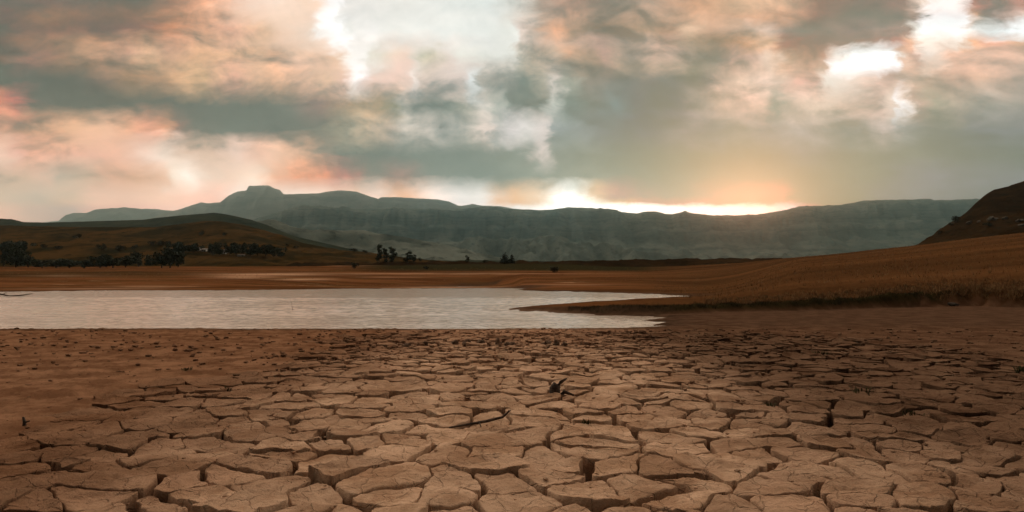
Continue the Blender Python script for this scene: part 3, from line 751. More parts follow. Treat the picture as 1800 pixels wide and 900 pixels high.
def build_plates():
    # parent slabs first cracked wide, then into plates
    rs = np.random.default_rng(5)
    def jitter(x0, x1, y0, y1, s, amt):
        pts = []
        ny = int((y1 - y0) / s) + 1
        for r in range(ny):
            for cidx in range(int((x1 - x0) / s) + 1):
                pts.append((x0 + (cidx + 0.5 * (r % 2)) * s + rs.uniform(-amt, amt) * s, y0 + r * s + rs.uniform(-amt, amt) * s))
        return np.array(pts)
    sup = jitter(-10, 13, 0, 21, 1.05, 0.44)
    pts = jitter(-7.8, 10.2, 1.6, 18.6, 0.345, 0.48)
    keep = rs.random(len(pts)) > 0.16
    pts = pts[keep]
    owner = np.array([int(np.argmin((sup[:, 0] - p[0]) ** 2 + (sup[:, 1] - p[1]) ** 2)) for p in pts])
    cm = crack_mask(pts[:, 0], pts[:, 1])
    cells = voronoi(pts)
    plates = []
    for i, (poly, ids) in enumerate(cells):
        p = pts[i]
        if cm[i] < 0.03 or len(poly) < 3:
            continue
        if abs(p[0]) > 0.86 * max(p[1], 1.0) + 2.5:
            continue
        near = p[1] < 9.5
        step = 0.035 if p[1] < 6.5 else (0.055 if near else 0.085)
        P_, W = [], []
        n = len(poly)
        for e in range(n):
            a, b = np.array(poly[e]), np.array(poly[(e + 1) % n])
            L = np.hypot(*(b - a))
            m = max(1, int(round(L / step)))
            j = ids[e]
            h = (min(i, j) * 7919 + max(i, j) * 104729) % 1000 / 1000.0
            if j >= 0 and owner[j] != owner[i]:
                w = 0.013 + 0.038 * h * h
            else:
                w = 0.004 + 0.016 * h * h
            for s in range(m):
                P_.append(a + (b - a) * s / m)
                W.append(w)
        P_ = np.array(P_)
        W = np.array(W)
        if len(P_) < 8:
            continue
        P_ = warp(P_)
        mm = crack_mask(P_[:, 0], P_[:, 1])
        W = W * (0.45 + 1.0 * np.clip(0.55 + fbm(P_[:, 0] * 2.3, P_[:, 1] * 2.3, 3, 401), 0, 1.5)) * (0.12 + 0.88 * mm)
        sm = max(1, int(round(0.05 / step)))
        W = circ_smooth(W[:, None], sm)[:, 0]
        Q = circ_smooth(P_, 1)
        tg = np.roll(Q, -1, 0) - np.roll(Q, 1, 0)
        tg /= np.maximum(np.hypot(tg[:, 0], tg[:, 1]), 1e-6)[:, None]
        nrm = np.stack([-tg[:, 1], tg[:, 0]], 1)          # inward for counter-clockwise
        area = 0.5 * np.sum(Q[:, 0] * np.roll(Q[:, 1], -1) - np.roll(Q[:, 0], -1) * Q[:, 1])
        if area < 0:
            nrm = -nrm
        E = circ_smooth(Q + nrm * W[:, None], 1)
        if abs(area) < 0.03:
            continue
        plates.append((i, p, E, nrm, W))
    return plates

def plate_geo(i, p, E, nrm, W, z_of, lod):
    rs = np.random.default_rng(1000 + i)
    n = len(E)
    C = E.mean(0)
    fd = float(sstep(5, 14, p[1]))
    tilt = rs.normal(0, 0.022 + 0.034 * fd, 2)
    lift = rs.normal(0, 0.008 + 0.007 * fd)
    curl = rs.normal(0.008, 0.013)
    R = np.sqrt(((E - C) ** 2).sum(1).mean())
    def top(pts, f):
        z = z_of(pts[:, 0], pts[:, 1]) + lift + (pts - C) @ tilt
        z = z + curl * (f * f - 0.5)
        z = z + 0.014 * fbm(pts[:, 0] * 5, pts[:, 1] * 5, 3, 601)
        if lod > 0:
            z = z + 0.008 * fbm(pts[:, 0] * 20, pts[:, 1] * 20, 2, 611)
        return z
    mfac = crack_mask(E[:, 0], E[:, 1])[:, None]
    rings = []
    e0 = E - nrm * (0.55 * W[:, None])
    rings.append(np.column_stack([e0, top(e0, 1) - 0.30]))
    jag = 0.006 * fbm(E[:, 0] * 18, E[:, 1] * 18, 2, 621)[:, None]
    e1 = E + nrm * jag
    rings.append(np.column_stack([e1, top(E, 1) - 0.055 * mfac[:, 0]]))
    rings.append(np.column_stack([E, top(E, 1) - 0.007 * mfac[:, 0]]))
    fb = min(0.05, 0.012 / R)
    e3 = E + (C - E) * fb * 0.4
    rings.append(np.column_stack([e3, top(e3, 0.97) - 0.002 * mfac[:, 0]]))
    e4 = E + (C - E) * fb
    rings.append(np.column_stack([e4, top(e4, 0.9)]))
    for f in ((0.86, 0.70, 0.52, 0.34, 0.17) if lod > 0 else (0.6,)):
        q = C + (e4 - C) * f
        rings.append(np.column_stack([q, top(q, f)]))
    V = np.concatenate(rings + [np.column_stack([C[None], top(C[None], 0)])])
    T = []
    idx = np.arange(n)
    nx_ = np.roll(idx, -1)
    for r in range(len(rings) - 1):
        a, b = r * n, (r + 1) * n
        T.append(np.stack([a + idx, a + nx_, b + nx_], 1))
        T.append(np.stack([a + idx, b + nx_, b + idx], 1))
    a = (len(rings) - 1) * n
    T.append(np.stack([a + idx, a + nx_, np.full(n, len(rings) * n)], 1))
    T = np.concatenate(T)
    area = np.sum(E[:, 0] * np.roll(E[:, 1], -1) - np.roll(E[:, 0], -1) * E[:, 1])
    if area < 0:
        T = T[:, ::-1]
    return V, T

def place_plates():
    plates = build_plates()
    # nearest plates in view are single objects, the rest one part
    def size(pl):
        p = pl[1]
        inside = abs(p[0]) < 0.78 * p[1] + 0.4 and p[1] > 3.2
        return (0 if inside else 1, p[1])
    plates.sort(key=size)
    rest_v, rest_t, rest_a, off = [], [], [], 0
    for k, (i, p, E, nrm, W) in enumerate(plates):
        lod = 1 if k < 300 else 0
        V, T = plate_geo(i, p, E, nrm, W, top_z, lod)
        if k < 300:
            c = np.array([p[0], p[1], 0.0])
            me = mesh_np('mud_plate', V - c, T, True, {'tone': np.full(len(V), np.random.default_rng(i).random())})
            link('mud_plate', me, M['mud'], parent=GROUND, loc=tuple(c))
        else:
            rest_v.append(V)
            rest_t.append(T + off)
            rest_a.append(np.full(len(V), np.random.default_rng(i).random()))
            off += len(V)
    me = mesh_np('cracked_mud', np.concatenate(rest_v), np.concatenate(rest_t), True, {'tone': np.concatenate(rest_a)})
    link('cracked_mud', me, M['mud'], parent=GROUND, kind='stuff')
    print('plates', len(plates), 'tris rest', sum(len(t) for t in rest_t))
place_plates()

# ------------------------------------------------------------------ crumbs, clods, weeds, twigs
def ico(sub=1):
    bm = bmesh.new()
    bmesh.ops.create_icosphere(bm, subdivisions=sub, radius=1.0)
    V = np.array([v.co[:] for v in bm.verts])
    T = np.array([[v.index for v in f.verts] for f in bm.faces])
    bm.free()
    return V, T
ICO1, ICO2, ICO3 = ico(1), ico(2), ico(3)

def lump(base, sx, sy, sz, seed, rough=0.35):
    V, T = base
    r = 1 + rough * (fbm(V[:, 0] * 1.3 + seed * 3.1, V[:, 1] * 1.3 + V[:, 2] * 1.7, 3, seed))
    V = V * r[:, None] * np.array([sx, sy, sz])
    a = seed * 1.7
    ca, sa = math.cos(a), math.sin(a)
    V = np.column_stack([V[:, 0] * ca - V[:, 1] * sa, V[:, 0] * sa + V[:, 1] * ca, V[:, 2]])
    return V, T

def build_crumbs():
    rs = np.random.default_rng(77)
    Vs, Ts, off = [], [], 0
    protos = [lump(ICO1, 1, 0.8, 0.55, 10 + k, 0.5) for k in range(10)]
    for _ in range(15000):
        D = 3.2 + 15.3 * rs.random() ** 0.75
        u = rs.uniform(-0.9, 0.9)
        x = u * D
        dens = 0.25 + 0.75 * sstep(6, 14, D)
        if rs.random() > dens * (0.22 + 0.78 * math.exp(-((x - 0.8) / 4.5) ** 2)):
            continue
        if poly_sd(LAKE, np.array([x]), np.array([D]))[0] < 0.4:
            continue
        s = (0.004 + 0.024 * rs.random() ** 4) * (1 + 1.5 * sstep(6, 13, D))
        V, T = protos[rs.integers(10)]
        z = float(top_z(np.array([x]), np.array([D]))[0])
        Vs.append(V * s * np.array([1, 1, 0.9]) + np.array([x, D, z + s * 0.25]))
        Ts.append(T + off)
        off += len(V)
    me = mesh_np('mud_crumbs', np.concatenate(Vs), np.concatenate(Ts), False)
    link('mud_crumbs', me, M['mud'], kind='stuff')
build_crumbs()

ORD = ['leftmost', 'second', 'third', 'fourth', 'fifth', 'sixth', 'seventh', 'eighth', 'ninth', 'tenth', 'eleventh', 'twelfth', 'thirteenth', 'fourteenth', 'fifteenth', 'sixteenth']
def nth(i, n, what):
    if i == 0:
        return 'leftmost ' + what
    if i == n - 1:
        return 'rightmost ' + what
    return f'{ORD[i]} {what} from the left'

def near_pt(px, y):
    x, D = gp(px, y)
    return x, D

def clods():
    spots = [(715, 611, 20, 14), (748, 608, 12, 13), (800, 607, 18, 13), (823, 607, 17, 14), (846, 606, 18, 14), (876, 608, 12, 22), (897, 609, 24, 16), (960, 607, 18, 14), (978, 608, 13, 15), (992, 608, 12, 12)]
    for k, (px, y, w, h) in enumerate(spots):
        x, D = near_pt(px, y)
        s = D / F
        V, T = lump(ICO3, w * s * 0.42, w * s * 0.36, h * s * 0.42, 40 + k, 0.75)
        me = mesh_np('mud_clod', V, T)
        z = float(top_z(np.array([x]), np.array([D]))[0])
        link('mud_clod', me, M['clod'], loc=(x, D, z + h * s * 0.04),
             label=nth(k, len(spots), 'dark mud lump') + ' in the row short of the lake edge', cat='mud lump', group='dark mud lumps along the near side of the lake')
clods()

def weed_mesh(name, r, h, n, seed, upright=0.6):
    rs = np.random.default_rng(seed)
    V, T = [np.array([0, 0, -0.02])], []
    for k in range(n):
        a = rs.uniform(0, 2 * math.pi)
        b0 = np.array([math.cos(a), math.sin(a), 0]) * rs.random() ** 0.5 * r * 0.7
        lean = np.array([math.cos(a + rs.normal(0, .6)), math.sin(a + rs.normal(0, .6)), 0]) * rs.uniform(0.2, 1 - upright * 0.5)
        hh = h * rs.uniform(0.45, 1.0)
        side = np.array([-math.sin(a), math.cos(a), 0]) * rs.uniform(0.06, 0.12) * h
        m = b0 + lean * hh * 0.4 + np.array([0, 0, hh * 0.6])
        tip = b0 + lean * hh * 0.9 + np.array([0, 0, hh])
        o = len(V)
        V += [b0 - side * .4, b0 + side * .4, m + side, m - side, tip]
        T += [(0, o, o + 1), (o, o + 1, o + 2), (o, o + 2, o + 3), (o + 3, o + 2, o + 4)]
    return mesh_np(name, V, T, False)

def weeds():
    spots = [(1512, 692, 46, 12, 'flat dark green weed alone on the bare mud right of the cracks'),
             (1030, 745, 26, 10, 'small green weed growing out of a crack right of the twig'),
             (403, 690, 20, 13, 'small dark weed on the smooth mud left of the cracks'),
             (1440, 625, 30, 10, 'low dark weed far out on the right mudflat'),
             (1790, 657, 24, 14, 'dark weed at the right edge of the mudflat'),
             (1350, 718, 20, 12, 'small brown weed where the cracks fade out on the right'),
             (1600, 730, 60, 9, 'broad low grey weed patch on the right of the mudflat'),
             (332, 655, 26, 8, 'sparse brown weed on the reddish mud left of the cracks')]
    for k, (px, y, w, h, lab) in enumerate(spots):
        x, D = near_pt(px, y)
        s = D / F
        me = weed_mesh('weed', w * s * 0.5, h * s * 1.1, 26, 500 + k, 0.5)
        z = drop(x, D)
        if crack_mask(np.array([x]), np.array([D]))[0] > 0.1:
            z = float(top_z(np.array([x]), np.array([D]))[0]) - 0.02
        link('weed', me, M['weed'], loc=(x, D, z), label=lab, cat='weed')
weeds()

def tube(path, radii, seg=6):
    path = [Vector(p) for p in path]
    V, T = [], []
    for i, p in enumerate(path):
        d = (path[min(i + 1, len(path) - 1)] - path[max(i - 1, 0)]).normalized()
        a = d.orthogonal().normalized()
        b = d.cross(a)
        for k in range(seg):
            t = 2 * math.pi * k / seg
            V.append(p + (a * math.cos(t) + b * math.sin(t)) * radii[i])
    for i in range(len(path) - 1):
        for k in range(seg):
            q, r = i * seg + k, i * seg + (k + 1) % seg
            T += [(q, r, r + seg), (q, r + seg, q + seg)]
    e = len(V)
    V.append(path[-1])
    for k in range(seg):
        T.append(((len(path) - 1) * seg + k, (len(path) - 1) * seg + (k + 1) % seg, e))
    return [tuple(v) for v in V], T

def join(parts):
    V, T = [], []
    for v, t in parts:
        o = len(V)
        V += list(v)
        T += [tuple(i + o for i in f) for f in t]
    return V, T

def twigs():
    # a dead forked stick lying across the cracks
    x, D = near_pt(845, 757)
    s = D / F
    z = 0.06
    L = 105 * s
    main = tube([(-L * .5, -.10, 0), (-L * .2, -.04, .015), (L * .1, .02, .03), (L * .36, .10, .05), (L * .5, .16, .10)], [.008, .012, .014, .013, .006])
    br = tube([(L * .36, .10, .05), (L * .44, .06, .09), (L * .47, .04, .12)], [.010, .008, .004])
    br2 = tube([(-L * .02, 0, .025), (L * .0, -.06, .02), (L * .02, -.10, .005)], [.008, .006, .004])
    me = mesh_np('twig', *join([main, br, br2]))
    link('twig', me, M['wood'], loc=(x, D, z), label='dead forked twig lying across the cracked mud', cat='twig')
    x, D = near_pt(50, 752)
    s = D / F
    me = mesh_np('stick', *join([tube([(0, 0, -.06), (.004, 0, 6 * s), (-.01, 0, 15 * s)], [.018, .015, .008]), tube([(0, 0, 5 * s), (.05, 0, 8 * s)], [.010, .005])]))
    link('stick', me, M['wood'], loc=(x, D, drop(x, D)), label='short stick standing upright in the mud at far left', cat='stick')
    x, D = near_pt(976, 695)
    s = D / F
    parts = [tube([(0, 0, -.1), (-.01, .0, 10 * s), (.02, 0, 16 * s)], [.07, .06, .05], 8), tube([(0.02, 0, 12 * s), (.06, 0, 20 * s), (.13, 0, 27 * s)], [.03, .022, .008], 7), tube([(0.03, 0, -.05), (.10, -.05, .03), (.2, -.1, .0)], [.03, .025, .01], 7)]
    me = mesh_np('tree_stump', *join(parts))
    link('tree_stump', me, M['wood'], loc=(x, D, 0.03), label='dark broken stump sticking up from the cracked mud', cat='stump')
    for px, y, h, lean, lab in ((516, 546, 22, .25, 'thin dead branch sticking out of the lake water'),):
        x, D = near_pt(px, y)
        s = D / F
        me = mesh_np('branch', *join([tube([(0, 0, -.2), (-lean * h * s * .4, 0, h * s * .5), (-lean * h * s, 0, h * s)], [.010, .008, .004])]))
        link('branch', me, M['wood'], loc=(x, D, 0), label=lab, cat='branch')
    x, D = near_pt(18, 520)
    s = D / F
    me = mesh_np('branch', *join([tube([(-30 * s, 0, 5 * s), (-12 * s, 0, 2 * s), (0, 0, -1 * s), (20 * s, .1, .5 * s), (38 * s, .2, 3.5 * s)], [.06, .07, .08, .06, .03]), tube([(-12 * s, 0, 2 * s), (-5 * s, 0, 6 * s)], [.04, .02])]))
    link('branch', me, M['wood'], loc=(x, D, 0.02), label='long bare branch floating on the lake at the far left', cat='branch')
twigs()

# ------------------------------------------------------------------ grass on the bank, the slope and the plain
def build_grass():
    rs = np.random.default_rng(91)
    def blades(name, mat, spots, hmin, hmax, per=5):
        V, T = [], []
        for (x, y, z, k) in spots:
            for _ in range(per):
                a = rs.uniform(0, 6.28)
                h = rs.uniform(hmin, hmax) * k
                w = h * 0.10
                bx, by = x + rs.normal(0, 0.10 * k), y + rs.normal(0, 0.10 * k)
                ln = rs.normal(0, 0.35, 2) * h
                o = len(V)
                V += [(bx - w * math.cos(a), by - w * math.sin(a), z - .04), (bx + w * math.cos(a), by + w * math.sin(a), z - .04), (bx + ln[0], by + ln[1], z + h)]
                T.append((o, o + 1, o + 2))
        link(name, mesh_np(name, V, T, False), mat, kind='stuff')
    bank, dry = [], []
    for _ in range(3400):
        px = rs.uniform(1000, 1950)
        Db = CAMH * F / (ip(px, Y_BB) - HZ)
        D = Db + 0.25 + abs(rs.normal(0, 0.55))
        x = (px - CX) / F * D
        right = px > 1660 + rs.normal(0, 30)
        (dry if right else bank).append((x, D, drop(x, D), 1.0))
    for _ in range(2600):
        px = rs.uniform(1240, 1950)
        Db = CAMH * F / (ip(px, Y_BB) - HZ)
        D = Db + 1.0 + abs(rs.normal(0, 2.6))
        x = (px - CX) / F * D
        dry.append((x, D, drop(x, D), 0.9))
    for _ in range(7000):
        D = 45 * (8.2 ** rs.random())
        px = rs.uniform(-60, 1900)
        x = (px - CX) / F * D
        if px < 1150 and D < 190:
            continue
        if poly_sd(LAKE, np.array([x]), np.array([D]))[0] < 4:
            continue
        dry.append((x, D, drop(x, D), 1.0 + D / 260.0))
    blades('bank_grass', M['bankgrass'], bank, 0.03, 0.10)
    blades('dry_grass', M['drygrass'], dry, 0.07, 0.24, 4)
build_grass()

# ------------------------------------------------------------------ trees
def leaf_cloud(blobs, n, size, seed):
    """small leaf faces through the volume of several lobes; V in unit-height space"""
    rs = np.random.default_rng(seed)
    V, T = [], []
    wts = np.array([b[3] * b[4] * b[5] for b in blobs]) ** 0.75
    wts /= wts.sum()
    for k in range(n):
        cx, cy, cz, rx, ry, rz = blobs[rs.choice(len(blobs), p=wts)]
        d = rs.normal(0, 1, 3)
        d /= np.linalg.norm(d)
        r = rs.random() ** 0.42
        p = np.array([cx + d[0] * rx * r, cy + d[1] * ry * r, cz + d[2] * rz * r])
        if p[2] < 0.02:
            p[2] = 0.02 + abs(rs.normal(0, .02))
        a, b = rs.normal(0, 1, 3), rs.normal(0, 1, 3)
        a /= np.linalg.norm(a)
        b -= a * (a @ b)
        b /= np.linalg.norm(b)
        s = size * rs.uniform(0.6, 1.3)
        o = len(V)
        V += [p - a * s - b * s * .6, p + a * s - b * s * .5, p + a * s * .8 + b * s * .6, p - a * s * .7 + b * s * .7]
        T += [(o, o + 1, o + 2), (o, o + 2, o + 3)]
    return V, T

def trunk_mesh(h, r, limbs, seed):
    rs = np.random.default_rng(seed)
    parts = [tube([(0, 0, -.06), (rs.normal(0, .01), rs.normal(0, .01), h * .5), (rs.normal(0, .02), rs.normal(0, .02), h)], [r, r * .75, r * .4])]
    for k in range(limbs):
        a = rs.uniform(0, 6.28)
        z0 = h * rs.uniform(.35, .75)
        L = rs.uniform(.15, .28)
        parts.append(tube([(0, 0, z0), (math.cos(a) * L * .5, math.sin(a) * L * .5, z0 + L * .4), (math.cos(a) * L, math.sin(a) * L, z0 + L * .8)], [r * .5, r * .35, r * .12], 5))
    return join(parts)

def tree_protos():
    P = {}
    def add(kind, n, fn):
        P[kind] = [fn(900 + hash_s(kind) + k) for k in range(n)]
    def hash_s(s):
        return sum(ord(c) for c in s) * 7 % 500
    def broad(seed):
        rs = np.random.default_rng(seed)
        b = [(rs.normal(0, .2), rs.normal(0, .2), rs.uniform(.2, .78), rs.uniform(.18, .30), rs.uniform(.18, .30), rs.uniform(.15, .24)) for _ in range(9)]
        return leaf_cloud(b, 900, .046, seed), trunk_mesh(.6, .035, 5, seed)
    def tall(seed):
        rs = np.random.default_rng(seed)
        b = [(rs.normal(0, .10), rs.normal(0, .10), z + rs.normal(0, .03), rs.uniform(.09, .17), rs.uniform(.09, .17), rs.uniform(.08, .13)) for z in np.linspace(.14, .9, 10)]
        return leaf_cloud(b, 700, .034, seed), trunk_mesh(.85, .026, 6, seed)
    def pine(seed):
        rs = np.random.default_rng(seed)
        b = [(rs.normal(0, .02), rs.normal(0, .02), z, .36 * (1.02 - z) + .03, .36 * (1.02 - z) + .03, .06) for z in np.linspace(.1, .96, 11)]
        return leaf_cloud(b, 640, .034, seed), trunk_mesh(.9, .026, 4, seed)
    def shrub(seed):
        rs = np.random.default_rng(seed)
        b = [(rs.normal(0, .32), rs.normal(0, .32), rs.uniform(.28, .6), rs.uniform(.25, .42), rs.uniform(.25, .42), rs.uniform(.22, .36)) for _ in range(6)]
        return leaf_cloud(b, 420, .055, seed), trunk_mesh(.45, .05, 4, seed)
    for kind, n, fn in (('broad', 4, broad), ('tall', 3, tall), ('pine', 2, pine), ('shrub', 3, shrub)):
        add(kind, n, fn)
    out = {}
    for kind, lst in P.items():
        out[kind] = []
        for (lv, lt), (tv, tt) in lst:
            lv = np.array(lv)
            lv[:, 2] *= 1.0 / lv[:, 2].max()
            c = mesh_np('crown', lv, lt, False)
            c.materials.append(M['pine' if kind == 'pine' else ('shrub' if kind == 'shrub' else 'leaf')])
            t = mesh_np('trunk', tv, tt)
            t.materials.append(M['bark'])
            wid = np.percentile(np.abs(lv[:, 0]), 97) * 2
            out[kind].append((c, t, wid))
    return out
TP = tree_protos()
KN = {'broad': ('broadleaf_tree', 'tree'), 'tall': ('gum_tree', 'tree'), 'pine': ('pine_tree', 'tree'), 'shrub': ('shrub', 'shrub')}
tcount = [0]
def tree(px, y, h, w, kind, label, group=None, only=None):
    if kind == 'broad':
        w, h = w * 1.4, h * 1.08
    p = on_land(px, y, only)
    if p is None:
        return
    s = p.y / F
    k = tcount[0]
    tcount[0] += 1
    c, t, wid = TP[kind][k % len(TP[kind])]
    name, cat = KN[kind]
    root = bpy.data.objects.new(name, None)
    root.empty_display_size = 0.2
    COL.objects.link(root)
    H = h * s
    wsc = w * s / wid
    root.location = (p.x, p.y, p.z - 0.02 * H)
    root.rotation_euler = (0, 0, k * 2.399)
    root.scale = (wsc, wsc, H)
    tag(root, label, cat, group)
    link('crown', c, parent=root)
    link('trunk', t, parent=root)

def plant_trees():
    # clump at the far left edge of the far bank
    L = [(6, 468, 44, 30), (28, 470, 36, 28), (50, 470, 30, 26), (18, 446, 22, 22), (44, 441, 18, 20)]
    for (px, y, h, w), lab in zip(L, ['tallest dark tree of the clump at the left edge beyond the lake', 'middle dark tree in the clump at the left edge beyond the lake', 'rightmost dark tree in the clump at the left edge beyond the lake', 'left tree of the two higher up behind the left edge clump', 'right tree of the two higher up behind the left edge clump']):
        tree(px, y, h, w, 'broad', lab, 'dark trees at the left end of the far bank')
    # low belt along the far bank
    B = [(74, 471, 15, 24), (98, 471, 16, 24), (122, 471, 16, 26), (148, 472, 15, 24), (176, 471, 21, 24), (199, 471, 24, 26), (221, 470, 21, 22), (244, 469, 27, 24), (264, 468, 14, 16)]
    for i, (px, y, h, w) in enumerate(B):
        tree(px, y, h, w, 'broad', nth(i, len(B), 'tree') + ' in the low dark belt along the far left bank', 'trees of the low belt on the far left bank')
    for (px, y, h, w), lab in zip([(284, 471, 33, 26), (299, 471, 36, 24), (313, 470, 27, 17)], ['left tree of the tall dark trio below the farmhouses', 'middle and tallest of the tall dark trio below the farmhouses', 'right tree of the tall dark trio below the farmhouses']):
        tree(px, y, h, w, 'broad', lab, 'tall dark trio below the farmhouses')
    H = [(308, 447, 20, 18), (324, 446, 21, 20), (340, 445, 18, 15)]
    for i, (px, y, h, w) in enumerate(H):
        tree(px, y, h, w, 'broad', nth(i, len(H), 'tree') + ' of the dark group just left of the white farmhouses', 'trees left of the farmhouses')
    W = [(374, 449, 21, 15), (385, 449, 23, 15), (404, 449, 23, 14), (415, 449, 22, 15), (427, 447, 20, 14), (440, 450, 23, 16), (453, 450, 22, 15), (467, 451, 22, 15), (481, 452, 21, 16), (493, 452, 18, 14)]
    for i, (px, y, h, w) in enumerate(W):
        tree(px, y, h, w, 'broad', nth(i, len(W), 'tree') + ' in the dense windbreak right of the farmhouses', 'trees of the windbreak by the farmhouses')
    # scrub on the brown hill
    S = [(76, 437, 9, 12, 'small shrub on the brown hill above the left belt of trees'), (102, 438, 7, 12, 'low shrub on the brown hillside right of the small one'),
         (135, 419, 9, 16, 'dark shrub high on the open face of the left hill'), (180, 441, 14, 16, 'rounded shrub on the left hillside left of a close pair'),
         (210, 441, 11, 15, 'left shrub of a close pair on the left hillside'), (238, 438, 9, 15, 'right shrub of a close pair on the left hillside'),
         (268, 432, 10, 14, 'leftmost of three shrubs above the tall dark trio'), (283, 431, 9, 13, 'middle of three shrubs above the tall dark trio'), (298, 430, 8, 12, 'rightmost of three shrubs above the tall dark trio'),
         (355, 415, 11, 11, 'dark shrub on the hillside straight above the farmhouses'), (395, 414, 6, 8, 'tiny shrub on the hillside above the windbreak'),
         (505, 433, 6, 7, 'small bush on the slope just right of the windbreak'), (520, 437, 6, 10, 'wider bush on the slope right of the windbreak'),
         (566, 428, 6, 6, 'single dark bush on the skyline of the descending slope'), (588, 434, 7, 12, 'first bush of the thin line down the slope left of the gum trees'),
         (605, 438, 6, 14, 'second bush of the thin line down the slope left of the gum trees'), (623, 442, 6, 13, 'third bush of the thin line down the slope left of the gum trees'), (641, 445, 6, 13, 'lowest bush of the thin line down the slope left of the gum trees'),
         (622, 473, 14, 15, 'round dark bush standing alone on the rusty plain'), (749, 474, 7, 9, 'small brown bush on the plain right of the broken tree group'),
         (851, 462, 6, 14, 'low bush on the plain edge between the stump-like tree and the pines'), (738, 460, 8, 8, 'small bush at the right foot of the paired trees'),
         (974, 479, 11, 14, 'dark bush on the plain above the spit of land')]
    for px, y, h, w, lab in S:
        tree(px, y, h, w, 'shrub', lab)
    for px, y, h, w, kind, lab in [(667, 461, 33, 11, 'tall', 'tall narrow gum tree standing left of a broader one'), (679, 461, 26, 10, 'tall', 'thin gum tree between the narrow and the broad one'), (690, 461, 29, 18, 'tall', 'broad round gum tree right of a tall narrow one'),
                                   (717, 461, 20, 13, 'tall', 'left tree of the shorter pair right of the gum trees'), (728, 461, 14, 11, 'broad', 'right tree of the shorter pair right of the gum trees'),
                                   (822, 461, 13, 8, 'tall', 'small lone tree on the edge of the plain left of the pines'),
                                   (888, 463, 20, 18, 'pine', 'left and broader of the two pines on the plain edge'), (899, 463, 18, 13, 'pine', 'right and slimmer of the two pines on the plain edge')]:
        tree(px, y, h, w, kind, lab)
    for px, y, h, w, lab in [(1681, 391, 13, 12, 'largest dark bush on the left edge of the right hill'), (1672, 398, 8, 9, 'smaller bush below the largest on the edge of the right hill'), (1652, 411, 7, 8, 'lowest small bush on the edge of the right hill'), (1738, 398, 8, 14, 'dark shrub on the face of the right hill')]:
        tree(px, y, h, w, 'shrub', lab, None, 2)
plant_trees()

def boulders():
    spots = [(1705, 392, 12, 6, 'leftmost grey boulder in the rock line on the dark right hill'), (1722, 390, 10, 5, 'second grey boulder in the rock line on the dark right hill'), (1745, 385, 16, 7, 'widest grey boulder in the rock line on the dark right hill'), (1766, 384, 10, 6, 'grey boulder right of the widest on the dark right hill'), (1794, 388, 16, 6, 'pale boulder at the right edge of the dark hill'), (1796, 396, 12, 5, 'lower pale boulder at the right edge of the dark hill')]
    for k, (px, y, w, h, lab) in enumerate(spots):
        p = on_land(px, y, 2)
        if p is None:
            continue
        s = p.y / F
        V, T = lump(ICO2, w * s * .5, w * s * .4, h * s * .6, 70 + k, .5)
        V[:, 0] *= 1.0
        link('boulder', mesh_np('boulder', V, T, False), M['rock'], loc=tuple(p), label=lab, cat='boulder', group='boulders on the right hill')
    spots = [(1672, 535, 20, 6, 'flat pale stone lying at the right end of the dark bank')]
    for k, (px, y, w, h, lab) in enumerate(spots):
        p = on_land(px, y)
        s = p.y / F
        V, T = lump(ICO2, w * s * .5, w * s * .3, h * s * .6, 90 + k, .4)
        link('stone', mesh_np('stone', V, T, False), M['rock'], loc=tuple(p), label=lab, cat='stone')
boulders()

# ------------------------------------------------------------------ farmhouses
def box(x0, x1, y0, y1, z0, z1):
    V = [(x0, y0, z0), (x1, y0, z0), (x1, y1, z0), (x0, y1, z0), (x0, y0, z1), (x1, y0, z1), (x1, y1, z1), (x0, y1, z1)]
    Q = [(0, 3, 2, 1), (4, 5, 6, 7), (0, 1, 5, 4), (1, 2, 6, 5), (2, 3, 7, 6), (3, 0, 4, 7)]
    return V, [t for q in Q for t in ((q[0], q[1], q[2]), (q[0], q[2], q[3]))]

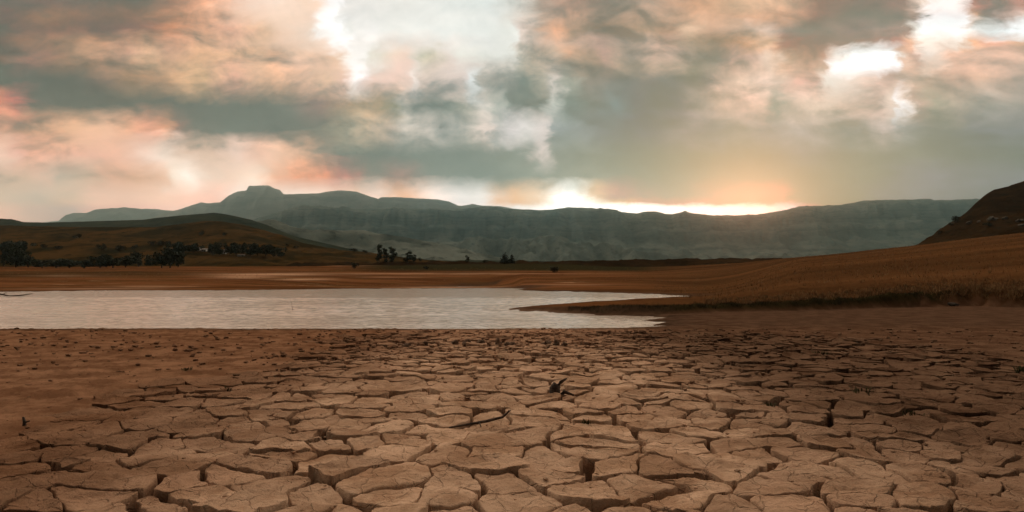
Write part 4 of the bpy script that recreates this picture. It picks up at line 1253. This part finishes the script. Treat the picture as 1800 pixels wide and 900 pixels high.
def farmhouse(name, px, y, wpx, hpx, roofpx, dep, gable, label):
    p = on_land(px, y)
    s = p.y / F
    w, h, rh = wpx * s, hpx * s, roofpx * s
    root = bpy.data.objects.new(name, None)
    COL.objects.link(root)
    root.location = p
    tag(root, label, 'house', 'white farm buildings')
    V, T = box(-w / 2, w / 2, 0, dep, -1.0, h)
    if gable:       # gable end faces the lake
        V += [(0, 0, h + rh), (0, dep, h + rh)]
        T += [(4, 5, 8), (6, 7, 9)]
        T = [t for t in T]
    else:
        V += [(-w / 2, dep / 2, h + rh), (w / 2, dep / 2, h + rh)]
        T += [(7, 4, 8), (5, 6, 9)]
    link('wall', mesh_np('wall', V, T, False), M['white'], parent=root)
    o, th = 0.35, 0.14
    if gable:
        slopes = [[(-w / 2 - o, -o, h - rh * o / (w / 2)), (0, -o, h + rh), (0, dep + o, h + rh), (-w / 2 - o, dep + o, h - rh * o / (w / 2))],
                  [(0, -o, h + rh), (w / 2 + o, -o, h - rh * o / (w / 2)), (w / 2 + o, dep + o, h - rh * o / (w / 2)), (0, dep + o, h + rh)]]
    else:
        slopes = [[(-w / 2 - o, -o, h - rh * o / (dep / 2)), (w / 2 + o, -o, h - rh * o / (dep / 2)), (w / 2 + o, dep / 2, h + rh), (-w / 2 - o, dep / 2, h + rh)],
                  [(-w / 2 - o, dep / 2, h + rh), (w / 2 + o, dep / 2, h + rh), (w / 2 + o, dep + o, h - rh * o / (dep / 2)), (-w / 2 - o, dep + o, h - rh * o / (dep / 2))]]
    RV, RT = [], []
    for q in slopes:
        b = len(RV)
        RV += [(a, c, e + 0.02) for a, c, e in q] + [(a, c, e + th) for a, c, e in q]
        for f in ((0, 3, 2, 1), (4, 5, 6, 7), (0, 1, 5, 4), (1, 2, 6, 5), (2, 3, 7, 6), (3, 0, 4, 7)):
            RT += [(b + f[0], b + f[1], b + f[2]), (b + f[0], b + f[2], b + f[3])]
    rf = link('roof', mesh_np('roof', RV, RT, False), M['roof'], parent=root)
    if gable:
        cv, ct = box(-w * .12 - .35, -w * .12 + .35, dep * .6, dep * .6 + .7, h + rh * .5, h + rh + .9)
        link('chimney', mesh_np('chimney', cv, ct, False), M['white'], parent=rf)
    n = max(2, int(w / 2.6))
    for k in range(n):
        xc = -w / 2 + w * (k + .5) / n
        if k == n // 2:
            dv, dt = box(xc - .45, xc + .45, -.05, .03, 0, min(2.0, h * .8))
            link('door', mesh_np('door', dv, dt, False), M['wood'], parent=root)
        else:
            dv, dt = box(xc - .5, xc + .5, -.06, .03, h * .38, h * .75)
            fr = link('window', mesh_np('window', dv, dt, False), M['wood'], parent=root)
            gv, gt = box(xc - .42, xc + .42, -.075, -.065, h * .42, h * .71)
            link('pane', mesh_np('pane', gv, gt, False), M['glass'], parent=fr)
farmhouse('farmhouse', 348, 441, 5.5, 3.2, 2.6, 5.0, True, 'small white farmhouse gable half hidden left of the windbreak')
farmhouse('farmhouse', 358, 442, 7.5, 3.4, 2.0, 5.0, False, 'white cottage between the tree group and the windbreak')
farmhouse('farmhouse', 393, 445.5, 6.5, 3.6, 3.4, 6.0, True, 'white gabled farmhouse in the gap of the windbreak')
farmhouse('farm_shed', 423, 450.5, 11, 2.0, 1.2, 4.0, False, 'long low white shed in front of the windbreak')

# ------------------------------------------------------------------ the air: one box round everything
HAZE_DENSITY = 4.8e-5
def build_haze():
    # the far wall stands behind the last mountain's back slope
    x, y0, y1, z0, z1 = 36000.0, -8000.0, 18600.0, -30.0, 2400.0
    V, T = box(-x, x, y0, y1, z0, z1)
    m = bpy.data.materials.new('haze_air')
    m.use_nodes = True
    t = m.node_tree
    t.nodes.clear()
    g = NT(t)
    pv = g.n('ShaderNodeVolumePrincipled')
    pv.inputs['Color'].default_value = (0.58, 0.92, 0.97, 1)
    pv.inputs['Density'].default_value = HAZE_DENSITY
    pv.inputs['Anisotropy'].default_value = 0.92
    g.n('ShaderNodeOutputMaterial', {'Volume': pv.outputs[0]})
    link('haze', mesh_np('haze', V, T, False), m, kind='stuff')
build_haze()
